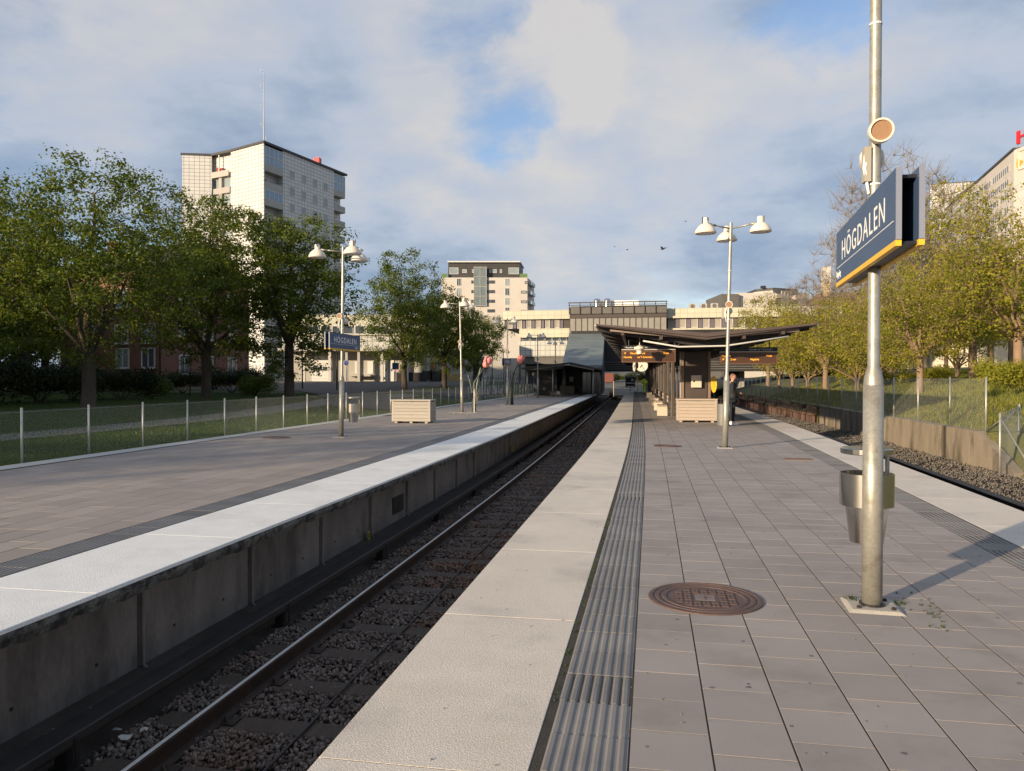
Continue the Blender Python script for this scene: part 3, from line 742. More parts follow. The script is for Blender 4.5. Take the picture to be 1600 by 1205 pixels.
# ------------------------------------------------------------------ station signs
def station_sign(label,x,y,zb_,yaw=0,flip=1):
    t=thing('station_sign',label,'station sign',(x,y,zb_),yaw,'double sided station name signs')
    Lh=1.03; H=.445
    for s in (-1,1):
        xa,xb=sorted((s*.045,s*.075))
        pn=MB().box(xa,xb,-Lh,Lh,.035,H).build('panel',m_navy,t)
        MB().box(xa-.001,xb+.001,-Lh-.002,Lh+.002,0,.034).build('bottom_edge',m_yel,pn)
        for e in (-1,1): MB().box(xa,xb+.0005,min(e*Lh,e*(Lh+.010)),max(e*Lh,e*(Lh+.010)),.035,H).build('end_cap',m_silv,pn)
        if s<0: M=Matrix.Translation((-.0755,0,0))@Matrix(((0,0,-1,0),(-1,0,0,0),(0,1,0,0),(0,0,0,1)))
        else: M=Matrix.Translation((.0755,0,0))@Matrix(((0,0,1,0),(1,0,0,0),(0,1,0,0),(0,0,0,1)))
        me=text_mesh('HÖGDALEN',.222,m_wht,1.0,.0008,'CENTER',1.22)
        xs_=[v.co.x for v in me.vertices]; k=1.51/(max(xs_)-min(xs_)); ky=.158/(.222*.73)
        me.transform(Matrix.Diagonal((k,ky,1,1))); xs_=[v.co.x for v in me.vertices]
        me.transform(Matrix.Translation((-(max(xs_)+min(xs_))/2,.190,0))); me.transform(M); link('lettering',me,pn)
        MB().box(-.98,.98,.148,.153,0,.0012,M).build('rule_line',m_wht,pn)
        me=text_mesh('Uppgång',.075,m_wht,.8,.0008,'LEFT'); me.transform(Matrix.Translation((-1.02 if s<0 else .66,.075,0))); me.transform(M); link('small_lettering',me,pn)
    MB().box(-.044,.044,-Lh+.03,Lh-.18,.012,.03).box(-.044,.044,-Lh+.05,Lh-.05,H-.05,H-.03).build('inner_frame',m_navyd,t)
    return t
station_sign('large blue HÖGDALEN sign on the nearest lamp post, yellow lower edge',1.515,5.70,2.355,math.radians(-4))
station_sign('blue HÖGDALEN sign on the left platform lamp post, seen before the loading bay',-8.23,19.5,2.35,0)
station_sign('small distant blue HÖGDALEN sign behind the farther tulip',-8.5,44.6,2.32,0)
# ------------------------------------------------------------------ steel bins on posts
def post_bin(label,x,y,rz,z=0,post=False):
    t=thing('litter_bin',label,'litter bin',(x,y,z),rz,'steel litter bins')
    MB().lathe([(.17,1.045),(.18,1.05),(.18,1.085),(.17,1.09),(0,1.09)],24,o=(0,0,0)).build('lid',m_inox,t,False)
    MB().box(-.012,.012,-.175,-.165,.5,1.07).box(.13,.15,-.02,.02,.75,1.05).build('hanger',m_galv,t)
    r=MB().lathe([(.185,.67),(.185,.905),(.178,.905),(.178,.67)],28); r=r.build('collar',m_inox,t); shade_auto(r)
    b=MB().lathe([(.0,.40),(.115,.40),(.15,.70),(.143,.70),(.11,.42),(0,.42)],24).build('liner',m_inox,t); shade_auto(b)
    if post: MB().box(-.03,.03,-.23,-.17,0,1.0).build('post',m_galv,t)
    return t
post_bin('steel litter bin clamped to the nearest lamp post',1.555,5.96,math.radians(0),.0)
post_bin('steel litter bin on the far side of the left sign post',-8.0,19.65,math.radians(90),.0)
post_bin('dark litter bin standing by the second left lamp post',-8.15,34.9,0,.0,True)
# ------------------------------------------------------------------ slatted boxes
def slat_box(label,x,y,w,d,h,m,rz=0):
    t=thing('slatted_box',label,'storage box',(x,y,0),rz,'slatted storage boxes on the platforms')
    core=MB().box(.035,w-.035,.035,d-.035,.07,h-.04); core.build('inner_body',m_brown,t)
    ns=6; sh=(h-.14)/ns
    mf=MB().cbox(.075,w-.075,0,.03,0,sh-.008,.005).mesh('slat',m); mf2=MB().cbox(0,.03,.07,d-.07,0,sh-.008,.005).mesh('slat',m)
    for k in range(ns):
        z=.07+k*sh
        link('slat',mf,t,(0,.004,z)); link('slat',mf,t,(0,d-.034,z)); link('slat',mf2,t,(.004,0,z)); link('slat',mf2,t,(w-.034,0,z))
    for (a,b) in ((0,0),(w-.075,0),(0,d-.075),(w-.075,d-.075)): MB().cbox(a,a+.075,b,b+.075,.06,h-.06,.004).build('corner_post',m,t)
    ld=MB().cbox(-.02,w+.02,-.03,d+.02,h-.055,h,.01).build('lid',m,t)
    MB().box(w/2-.06,w/2+.06,-.034,-.02,h-.075,h-.056).build('handle',m_dark,t)
    for q in (.1,w/2-.05,w-.2): MB().cbox(q,q+.1,.02,d-.02,0,.062,.004).build('foot',m,t)
    return t
slat_box('tan slatted wooden box with lid in front of the dark kiosk',.90,28.3,1.42,.8,.85,m_slat)
slat_box('pale slatted wooden box standing on the left platform',-9.10,25.9,1.42,.72,.84,m_slatw)
p=G(873,74); slat_box('small distant slatted box by the left platform shelter',p.x,p.y+1,1.35,.8,.83,m_slatw)
# ------------------------------------------------------------------ fences
def wires(mb,P0,P1,z0a,z0b,h,sp=.07,r=.0016):
    """diagonal wires of chain-link between P0 and P1"""
    d=(P1-P0); L=d.length; u=d/L
    def pt(a,b): 
        q=P0+u*a; zz=z0a+(z0b-z0a)*a/L; return Vector((q.x,q.y,zz+b))
    for sgn in (1,-1):
        a=-h
        while a<L+h:
            # line from (a,0) to (a+sgn*h, h) clipped to [0,L]
            x0,x1=a,a+sgn*h; b0,b1=0,h
            if sgn>0:
                if x0<0: b0=-x0; x0=0
                if x1>L: b1=h-(x1-L); x1=L
            else:
                if x0>L: b0=x0-L; x0=L
                if x1<0: b1=h+x1; x1=0
            if b1-b0>.02:
                A,B=pt(x0,b0),pt(x1,b1); n=Vector((0,0,1)).cross(u)
                w=(B-A).normalized().cross(n)*r
                mb.add([A-w,A+w,B+w,B-w,A+n*r*1.5,B+n*r*1.5],[(0,4,5,3),(4,1,2,5),(1,0,3,2)])
            a+=sp
def chain_fence(label,pts,h,post_r,group,zf,mesh_sp,posts_extra=.08):
    t=thing('chain_link_fence',label,'fence')
    wm=MB()
    for i,(x,y) in enumerate(pts):
        z=zf(i)
        MB().tube([(0,0,-.05),(0,0,h+posts_extra)],post_r,8).build('post',m_galv2,t,True,loc=(x,y,z))
        if i+1<len(pts):
            x2,y2=pts[i+1]; sp=mesh_sp(y)
            wires(wm,Vector((x,y,0)),Vector((x2,y2,0)),z+.03,zf(i+1)+.03,h,sp,.0010*(1 if y<18 else 1.5))
            for zz in (h,.04): wm.tube([(x,y,z+zz),(x2,y2,zf(i+1)+zz)],.003,4,False)
    o=wm.build('wire_mesh',m_galv2,t,kind='stuff'); return t
ptsL=[]; y=2.0
while y<86: ptsL.append((LL(y)-.10,y)); y+=1.75
chain_fence('long low chain-link fence along the grass side of the left platform',ptsL,1.06,.022,None,lambda i:-.1,lambda y:.06 if y<22 else (.10 if y<40 else .25))
ptsR=[]; y=25.3
while y<95: ptsR.append((9.98+bend(y)*.35*(1 if y>30 else 0),y)); y+=2.85
ptsR=[(9.98,y_) if y_<30 else (9.98+bend(y_)*.35,y_) for _,y_ in ptsR]
chain_fence('chain-link fence standing on the concrete retaining wall at the foot of the slope',ptsR,1.62,.028,None,lambda i:-.06,lambda y:.09 if y<40 else .2)
a=G(1563,20.9); b=G(1593,22.2); c=(a.x+.4,a.y-3.2); 
t=chain_fence('leaning end section of chain-link fence at far right with diagonal braces',[(b.x,b.y),(a.x,a.y),(a.x+.25,a.y-2.8),(a.x+.5,a.y-5.6)],1.62,.03,None,lambda i:[-.85,-1.05,-1.05,-1.05][i],lambda y:.06)
MB().tube([(a.x,a.y,.45),(9.98,25.3,-.02)],.018,6).tube([(a.x,a.y-.02,.5),(a.x+.2,a.y-1.7,-1.0)],.018,6).tube([(a.x,a.y,.3),(b.x,b.y,.75)],.022,6).build('brace',m_galv2,t,True)
# ------------------------------------------------------------------ retaining wall
t=thing('retaining_wall','weathered concrete retaining wall beside the right hand track','wall')
y=25.2; k=0
while y<47.5:
    y1=min(y+3.2,48.2); z0=-1.3; x=9.78
    if k==0: MB().add([(x,23.0,z0),(x,y1-.006,z0),(x,y1-.006,-.02),(x,y+.3,-.02),(x,23.0,-1.0),(x+.28,23.0,z0),(x+.28,y1-.006,z0),(x+.28,y1-.006,-.02),(x+.28,y+.3,-.02),(x+.28,23.0,-1.0)],[(0,4,3,2,1),(5,6,7,8,9),(2,3,8,7),(3,4,9,8),(0,5,9,4)]).build('wall_panel',m_conc,t)
    else: MB().cbox(x-.012*(k%2),x+.28,y+.006,y1-.006,z0,-.02,.012).build('wall_panel',m_conc,t)
    y=y1; k+=1
t=thing('old_masonry_wall','decayed brick and timber wall continuing past the concrete one','wall')
m_oldb=mat('old_masonry',(.24,.14,.075),(.38,.25,.14),2.2,.95,bump=.02,bscale=14,isl=.2,c3=(.10,.06,.045),s3=.9)
m_oldw=mat('old_wall_planks',(.09,.05,.04),(.17,.10,.075),2.2,.9,bump=.006,bscale=12,isl=.3,stretch=(1,1,.3))
y=48.3
while y<92:
    x=9.6+bend(y)*.35
    n=14
    for k in range(2):
        yy_=y+k*.55; MB().cbox(x+.12,x+.3,yy_,yy_+.53,-1.3,-.62+random.uniform(-.03,.03),.01).build('plank',m_oldw,t)
    if random.random()<.86: MB().cbox(x+.02,x+.4,y,y+1.07,-.61,-.45,.02).build('coping_stone',m_oldb,t)
    h=random.choice([-.12,-.1,-.14,-.14,-.35])
    MB().cbox(x+.2,x+.55,y+.01,y+1.06,-.449,h,.03).build('masonry_block',m_oldb,t)
    y+=1.1
# ------------------------------------------------------------------ trees
def tube_fast(mb,pts,r0,r1,n=5):
    k=len(pts); mb.tube(pts,[r0+(r1-r0)*i/(k-1) for i in range(k)],n,False)
def make_tree(H,R,zb_,seed,nclu,nleaf,leaf,trunk_r,fork,mt,ml,twigs=0,clr=.62,tw=.009,be=.006,lump=1.0,squash=.75,nl=7,lean=(0,0)):
    rd=random.Random(seed); rg=np.random.default_rng(seed); mb=MB()
    zc=(H+zb_)/2; rz=(H-zb_)/2
    # cluster centres in a lumpy ellipsoid
    lob=[(Vector((rd.gauss(0,1),rd.gauss(0,1),rd.gauss(0,.8))).normalized(),rd.uniform(-.22,.18)*lump) for _ in range(14)]
    C=[]
    while len(C)<nclu:
        d=Vector((rd.gauss(0,1),rd.gauss(0,1),rd.gauss(0,1))).normalized(); 
        rad=1+sum(a*max(0,d.dot(l))**6 for l,a in lob)
        q=rd.random()**.42*rad
        shape=1.0 if d.z>0 else .93
        p=Vector((d.x*R*q*shape,d.y*R*q*shape,zc+d.z*rz*q))
        if p.z<zb_-.2: continue
        C.append(p)
    limbs=[]
    F=Vector((lean[0]*.3,lean[1]*.3,fork))
    pts=[Vector((0,0,-.15)),Vector((.03,0,fork*.5)),F]
    mb.tube([pts[0],Vector((0,0,.12)),pts[1],pts[2]],[trunk_r*1.45,trunk_r*1.1,trunk_r*.95,trunk_r*.92],10,False)
    for k in range(nl):
        a=6.283*k/nl+rd.uniform(-.3,.3); up=rd.uniform(.45,.9) if k else 1.0
        el=rd.uniform(.62,1.25) if k else 1.5
        end=Vector((math.cos(a)*R*.72*math.cos(el)*1.25,math.sin(a)*R*.72*math.cos(el)*1.25,fork+(H-fork)*.80*math.sin(el)*up+.3))
        mid=F.lerp(end,.5)+Vector((rd.uniform(-.35,.35),rd.uniform(-.35,.35),-.25+rd.uniform(0,.4)))
        lp=[F-Vector((0,0,.15))]
        for i in range(1,7):
            tt=i/6; lp.append((F*(1-tt)**2+mid*2*tt*(1-tt)+end*tt*tt)+Vector((rd.uniform(-.08,.08),rd.uniform(-.08,.08),0)))
        r=trunk_r*rd.uniform(.42,.6) if k else trunk_r*.68
        tube_fast(mb,lp,r,r*.18,7); limbs.append((lp,r))
    nodes=[(p,r*(1-.8*i/6)) for lp,r in limbs for i,p in enumerate(lp) if i>0]
    for c in C:
        best=min(nodes,key=lambda n_:(n_[0]-c).length*(1.0 if n_[0].z<c.z+.3 else 1.6))
        p0,rr=best; L=(c-p0).length
        if L>.3:
            m1=p0.lerp(c,.5)+Vector((rd.uniform(-.15,.15)*L,rd.uniform(-.15,.15)*L,.08*L))
            r=min(rr*.55,.012+.012*L); tube_fast(mb,[p0,m1,c],r,be,4)
            nodes.append((m1,r*.7)) 
        for _ in range(twigs):
            e=c+Vector((rd.gauss(0,.3),rd.gauss(0,.3),rd.gauss(.25,.25)))*clr*1.3; mb.tube([c,e],[tw,tw*.5],3,False)
    tr=mb.mesh('trunk',mt,True)
    cr=None
    if nleaf:
        Cn=np.array([tuple(c) for c in C]); n=nclu*nleaf
        cen=np.repeat(Cn,nleaf,0); 
        sz=np.repeat(rg.uniform(.7,1.25,nclu),nleaf)
        off=rg.normal(size=(n,3)); off/=np.linalg.norm(off,axis=1)[:,None]; off*=(rg.random((n,1))**.5)*clr*sz[:,None]; off[:,2]*=squash
        P=cen+off
        nr=off+rg.normal(size=(n,3))*.35*clr+np.array([0,0,.35*clr]); nr/=np.linalg.norm(nr,axis=1)[:,None]
        t1=np.cross(nr,rg.normal(size=(n,3))); t1/=np.linalg.norm(t1,axis=1)[:,None]; t2=np.cross(nr,t1)
        s=(leaf*rg.uniform(.6,1.25,n))[:,None]
        keep=rg.random(n)<np.repeat(rg.uniform(.55,1.2,nclu),nleaf); P,t1,t2,nr,s=P[keep],t1[keep],t2[keep],nr[keep],s[keep]; n=len(P)
        V=np.stack([P-t1*s,P-t2*s*.62+nr*s*.15,P+t1*s,P+t2*s*.62+nr*s*.15],1).reshape(-1,3)
        Fq=np.arange(n*4).reshape(-1,4)
        cr=np_mesh('crown',V,Fq,ml)
    return tr,cr
def tree(name,label,pos,variant,sc=(1,1,1),rz=0,group=None,cat='tree'):
    t=thing(name,label,cat,pos,rz,group)
    a=link('trunk',variant[0],t); a.scale=sc
    if variant[1]: b=link('crown',variant[1],t); b.scale=sc
    return t
big=make_tree(12.4,5.6,2.3,3,560,66,.082,.30,2.6,m_bark,m_leafA,1,.66)
medA=make_tree(12.0,4.5,1.7,5,430,78,.084,.24,2.7,m_bark,m_leafA,1,.62)
medB=make_tree(12.4,4.3,1.5,9,430,78,.084,.24,3.2,m_bark,m_leafA,1,.62)
low=make_tree(8.6,4.4,1.4,12,360,84,.08,.24,2.2,m_bark,m_leafA,1,.62)
def LT(px,D): p=G(px,D); return (p.x,p.y,zl(p.x,p.y))
gL='broad green trees in the park on the left'
tree('maple_tree','largest green tree at far left, dark forked trunk before the brick house',LT(138,33.5),big,(.98,.98,.88),.4,gL)
tree('maple_tree','leafy tree cut by the left edge of the photo',LT(-60,36),big,(.95,.95,.90),2.4,gL)
tree('maple_tree','tree with twisted trunk in front of the brick house beside the tower',LT(322,44),medA,(1.08,1.08,.99),1.0,gL)
tree('maple_tree','tall tree standing before the white tower, left of the sign post',LT(452,47),medB,(1.22,1.22,.98),2.0,gL)
tree('maple_tree','tree right of the first left lamp post, before the loading bay',LT(632,60),medA,(.92,.92,.90),3.4,gL)
tree('maple_tree','low spreading tree behind the second left lamp post',LT(694,66),low,(1.0,1.0,.98),.9,gL)
tree('maple_tree','bushy tree at the end of the park row before the overpass',LT(742,76),low,(.78,.78,.88),2.2,gL)
tree('maple_tree','tree behind the left park row, beyond the fence at the far left',LT(40,50),medB,(1.1,1.1,1.0),4,gL)
tree('maple_tree','farther tree closing the left edge behind the dark shrubs',LT(-5,58),low,(1.3,1.3,1.1),1.5,gL)
tree('maple_tree','farther tree just left of the brick house',LT(70,62),low,(1.2,1.2,1.2),2.8,gL)
# shrubs on the left
def make_shrub(R,H,seed,n,leaf,ml):
    rg=np.random.default_rng(seed); rd=random.Random(seed)
    lob=[(rd.uniform(-R*.7,R*.7),rd.uniform(-R*.5,R*.5),rd.uniform(H*.3,H*.7),rd.uniform(.3,.55)*R) for _ in range(12)]
    k=rg.integers(0,12,n); L=np.array(lob)[k]
    off=rg.normal(size=(n,3)); off/=np.linalg.norm(off,axis=1)[:,None]; off*=L[:,3:4]*(rg.random((n,1))**.4); off[:,2]*=.7
    P=L[:,:3]+off; P[:,2]=np.abs(P[:,2])
    nr=off+rg.normal(size=(n,3))*.2; nr/=np.linalg.norm(nr,axis=1)[:,None]
    t1=np.cross(nr,rg.normal(size=(n,3))); t1/=np.linalg.norm(t1,axis=1)[:,None]; t2=np.cross(nr,t1); s=(leaf*rg.uniform(.6,1.2,n))[:,None]
    V=np.stack([P-t1*s,P-t2*s*.6,P+t1*s,P+t2*s*.6],1).reshape(-1,3)
    cr=np_mesh('foliage',V,np.arange(n*4).reshape(-1,4),ml)
    mb=MB()
    for _ in range(14): l=lob[rd.randrange(12)]; mb.tube([(rd.uniform(-.1,.1),rd.uniform(-.1,.1),-.05),(l[0]*.5,l[1]*.5,l[2]*.6),(l[0],l[1],l[2])],[.02,.014,.005],4,False)
    return mb.mesh('stems',m_bark),cr
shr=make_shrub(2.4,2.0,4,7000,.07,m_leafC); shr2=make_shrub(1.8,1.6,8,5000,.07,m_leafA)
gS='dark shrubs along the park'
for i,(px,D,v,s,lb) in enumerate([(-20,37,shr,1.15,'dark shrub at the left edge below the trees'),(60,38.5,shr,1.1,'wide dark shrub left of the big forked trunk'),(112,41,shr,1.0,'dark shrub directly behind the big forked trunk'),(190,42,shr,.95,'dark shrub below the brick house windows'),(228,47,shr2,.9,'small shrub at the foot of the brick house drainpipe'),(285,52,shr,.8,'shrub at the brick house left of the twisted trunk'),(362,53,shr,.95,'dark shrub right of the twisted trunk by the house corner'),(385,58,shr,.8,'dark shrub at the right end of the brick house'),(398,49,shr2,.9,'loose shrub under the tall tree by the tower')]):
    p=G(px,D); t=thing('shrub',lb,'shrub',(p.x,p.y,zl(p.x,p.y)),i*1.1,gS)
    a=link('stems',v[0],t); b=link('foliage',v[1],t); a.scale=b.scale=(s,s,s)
# right hand slope trees
sprA=make_tree(7.8,3.7,1.7,21,320,46,.070,.19,2.1,m_barkR,m_leafB,5,.62,nl=8,tw=.010,lump=2.0)
sprB=make_tree(6.0,3.2,1.0,25,260,44,.068,.13,.8,m_barkR,m_leafB,5,.60,nl=9,tw=.010,lump=2.0)
sprC=make_tree(7.2,3.3,2.2,41,170,40,.075,.17,2.0,m_barkR,m_leafB,7,.62,nl=9,tw=.010,be=.010,lump=2.0)
bare=make_tree(9.5,3.3,2.6,31,340,0,.05,.16,2.6,m_twig,None,12,.9,nl=9,tw=.010,be=.014)
def RT(px,D): p=G(px,D); return (p.x,p.y,zr(p.x,p.y)-.05)
gR='yellow-green spring trees on the right hand slope'
for (px,D,v,s,rz,lb) in [
  (1437,37,sprA,(.86,.86,.86),.3,'spring tree with thick orange lit trunk above the fence, right of the near pole'),
  (1520,41,sprA,(1.15,1.15,1.16),1.8,'spring tree with stout pale trunk toward the right edge'),
  (1590,37,sprC,(1.15,1.15,1.1),.9,'leafy spring tree cut by the right edge of the photo'),
  (1580,52,sprA,(1.1,1.1,1.05),4.0,'taller spring tree behind, below the long office block'),
  (1478,55,sprC,(.95,.95,1.1),5.0,'spring tree standing back between the two thick trunks'),
  (1340,48,sprB,(1.1,1.1,1.05),2.2,'bushy spring tree just left of the near pole'),
  (1290,55,sprC,(1.15,1.15,1.1),3.9,'spring tree beyond the right tip of the shelter roof'),
  (1238,66,sprB,(1.15,1.15,1.15),5.2,'farther spring tree behind the right departure board'),
  (1200,82,sprC,(1.15,1.15,1.25),.2,'distant spring tree in front of the overpass windows'),
  (1392,58,sprC,(1.1,1.1,1.25),1.1,'spring tree directly behind the near pole'),
  (1372,44,sprB,(.8,.8,.85),2.7,'small bushy spring tree just behind the near pole and fence'),
  (1262,60,sprB,(1.0,1.0,1.0),4.4,'spring tree between the shelter roof tip and the farther tree'),
  (1318,66,sprC,(.95,.95,1.0),.6,'spring tree standing before the gabled house'),
  (1548,62,sprA,(1.1,1.1,1.1),2.0,'tall spring tree at the foot of the office block'),
  (1218,72,sprB,(1.1,1.1,1.1),3.0,'spring tree near the end of the overpass windows'),
  (1495,47,sprB,(.9,.9,.95),5.5,'low spring tree left of the stout pale trunk')]:
    tree('spring_tree',lb,RT(px,D),v,(s[0]*random.uniform(.85,1.2),s[1]*random.uniform(.85,1.2),s[2]*random.uniform(.8,1.15)),rz,gR)
for (px,D,s,rz,lb) in [(1395,62,(1.5,1.5,1.85),0,'tall bare tree rising behind the station sign'),(1448,68,(1.4,1.4,1.75),1.4,'tall bare tree between the sign and the office block'),(1345,80,(1.5,1.5,1.75),2.2,'bare tree left of the station sign'),(1275,95,(1.4,1.4,1.35),3.3,'distant bare tree beside the apartment block'),(1425,74,(1.1,1.1,1.45),4.1,'slim bare tree under the sign')]:
    tree('bare_tree',lb,RT(px,D),bare,s,rz,'bare trees on the right hand hill')
# low shrubs on the slope
shr3=make_shrub(1.6,1.5,14,4200,.055,m_leafB)
for i,(px,D,s,lb) in enumerate([(1385,45,.85,'low shrub behind the near pole foot of slope'),(1465,44,.8,'low shrub between the thick trunks'),(1590,30,1.0,'green shrub at the right edge above the fence'),(1330,52,.9,'low shrub above the fence left of the near pole'),(1565,34,.8,'green shrub left of the right edge shrub')]):
    p=G(px,D); t=thing('shrub',lb,'shrub',(p.x,p.y,zr(p.x,p.y)-.1),i*1.3,'green shrubs on the right slope')
    a=link('stems',shr3[0],t); b=link('foliage',shr3[1],t); a.scale=b.scale=(s,s,s)
# grass blades
def blades(name,n,sampler,fz,h,m,w=.012):
    X=np.array([sampler() for _ in range(n)]); z=np.array([fz(a,b) for a,b in X]); a=rng.random(n)*6.283; hh=h*rng.uniform(.4,1.2,n); ww=w*rng.uniform(.6,1.4,n)
    c,s=np.cos(a),np.sin(a); l=rng.normal(size=(n,2))*.35*hh[:,None]
    V=np.stack([np.stack([X[:,0]-c*ww,X[:,1]-s*ww,z-.02],1),np.stack([X[:,0]+c*ww,X[:,1]+s*ww,z-.02],1),np.stack([X[:,0]+l[:,0],X[:,1]+l[:,1],z+hh],1)],1).reshape(-1,3)
    link(name,np_mesh(name,V,np.arange(3*n).reshape(-1,3),m),kind='stuff')
def smpL():
    while True:
        D=12+40*random.random()**1.5; px=random.uniform(-60,720); p=G(px,D)
        if p.x<LL(p.y)-.15: return (p.x,p.y)
blades('grass',110000,smpL,zl,.065,m_blade,.014)
def smpR():
    while True:
        y=19+50*random.random()**1.3; x=10.1+14*random.random()**1.1
        if y<26 and x<10.6 : continue
        return (x,y)
blades('grass',110000,smpR,zr,.16,m_bladeR,.016)
# ------------------------------------------------------------------ building helpers
class Fac:
    def __init__(s,p0,p1,z=0):
        s.p=Vector((p0[0],p0[1],z)); d=Vector((p1[0]-p0[0],p1[1]-p0[1],0)); s.L=d.length; s.u=d/s.L; s.n=Vector((s.u.y,-s.u.x,0)); s.rz=math.atan2(s.u.y,s.u.x)
        s.M=Matrix.Translation(s.p)@Matrix.Rotation(s.rz,4,'Z')
    def box(s,mb,u0,u1,z0,z1,d0=0,d1=.05):   # d outward
        mb.box(u0,u1,-d1,-d0,z0,z1,s.M); return mb
WC={}
m_glassd=mat('window_glass',(.045,.06,.075),(.09,.11,.13),.4,.08,spec=.8)
m_glassb=mat('window_glass_pale',(.30,.34,.36),(.22,.26,.28),.5,.2,spec=.7)
m_frame=mat('white_window_frame',(.62,.61,.58),None,rough=.6)
m_frameb=mat('brown_window_frame',(.07,.055,.05),None,rough=.6)
def window(par,fc,u,z,w,h,glass=None,frame=None,bars=1,ft=.06,sill=False):
    key=(round(w,2),round(h,2),glass.name if glass else '',frame.name if frame else '',bars,ft,sill)
    if key not in WC:
        f=MB().box(0,ft,-.09,.0,0,h).box(w-ft,w,-.09,.0,0,h).box(ft,w-ft,-.09,0,0,ft).box(ft,w-ft,-.09,0,h-ft,h)
        for k in range(1,bars+1): x=w*k/(bars+1); f.box(x-ft*.4,x+ft*.4,-.08,0,ft,h-ft)
        if sill: f.box(-.06,w+.06,-.16,0,-.07,-.005)
        WC[key]=(f.mesh('window',frame or m_frame),MB().box(ft,w-ft,-.03,0,ft,h-ft).mesh('pane',glass or m_glassd))
    f,g=WC[key]; q=fc.p+fc.u*u; o=link('window',f,par,(q.x,q.y,fc.p.z+z),fc.rz); link('pane',g,o); return o
def poly_block(par,pts,z0,z1,m,name='wall'):
    return MB().prism([(p[0],p[1]) for p in pts],z0,z1).build(name,m,par)
def grid_mat(name,c1,c2,gx,gz,line=.06,lc=(.3,.3,.28),rough=.5,rot=0):
    """square cladding panels seen from afar: brick texture on (along wall, height)"""
    m=bpy.data.materials.new(name); m.use_nodes=True; nt=m.node_tree; N=nt.nodes; L=nt.links; b=N['Principled BSDF']; b.inputs['Roughness'].default_value=rough
    tc=N.new('ShaderNodeNewGeometry'); sp=N.new('ShaderNodeSeparateXYZ'); L.new(tc.outputs['Position'],sp.inputs[0])
    dot=N.new('ShaderNodeVectorMath'); dot.operation='DOT_PRODUCT'; L.new(tc.outputs['Position'],dot.inputs[0])
    # along-wall coordinate = position . horizontal tangent
    cr=N.new('ShaderNodeVectorMath'); cr.operation='CROSS_PRODUCT'; L.new(tc.outputs['True Normal'],cr.inputs[0]); cr.inputs[1].default_value=(0,0,1); L.new(cr.outputs[0],dot.inputs[1])
    cm=N.new('ShaderNodeCombineXYZ'); L.new(dot.outputs['Value'],cm.inputs[0]); L.new(sp.outputs[2],cm.inputs[1])
    br=N.new('ShaderNodeTexBrick'); br.offset=0; br.squash=1; L.new(cm.outputs[0],br.inputs[0]); br.inputs['Scale'].default_value=1
    br.inputs['Brick Width'].default_value=gx; br.inputs['Row Height'].default_value=gz; br.inputs['Mortar Size'].default_value=line; br.inputs['Mortar Smooth'].default_value=.2; br.inputs['Bias'].default_value=0
    br.inputs['Color1'].default_value=(*c1,1); br.inputs['Color2'].default_value=(*c2,1); br.inputs['Mortar'].default_value=(*lc,1)
    nz=N.new('ShaderNodeTexNoise'); nz.inputs['Scale'].default_value=.25; L.new(tc.outputs['Position'],nz.inputs['Vector'])
    mr=N.new('ShaderNodeMapRange'); L.new(nz.outputs['Fac'],mr.inputs[0]); mr.inputs[3].default_value=.85; mr.inputs[4].default_value=1.1
    cc=N.new('ShaderNodeCombineColor'); [L.new(mr.outputs[0],cc.inputs[i]) for i in range(3)]
    mx=N.new('ShaderNodeMix'); mx.data_type='RGBA'; mx.blend_type='MULTIPLY'; mx.inputs['Factor'].default_value=1; L.new(br.outputs['Color'],mx.inputs['A']); L.new(cc.outputs[0],mx.inputs['B'])
    L.new(mx.outputs['Result'],b.inputs['Base Color']); MATS[name]=m; return m
m_tower=grid_mat('tower_panels',(.60,.60,.585),(.56,.56,.545),.85,.62,.045,(.24,.23,.21))
m_brick=grid_mat('red_brick',(.19,.066,.042),(.25,.088,.055),.26,.085,.012,(.16,.12,.10),.9)
m_cream_t=grid_mat('cream_facade_tiles',(.56,.53,.40),(.52,.49,.38),.9,.62,.03,(.36,.34,.27))
m_grey_t=grid_mat('pale_facade_tiles',(.52,.51,.46),(.47,.46,.42),.66,.66,.04,(.25,.25,.23))
m_roofd=mat('dark_roof_edge',(.05,.05,.055),None,rough=.6)
m_plaster=mat('beige_plaster',(.50,.46,.42),(.55,.51,.465),.3,.9)
m_plaster2=mat('grey_plaster',(.36,.34,.31),(.42,.40,.36),.4,.9)
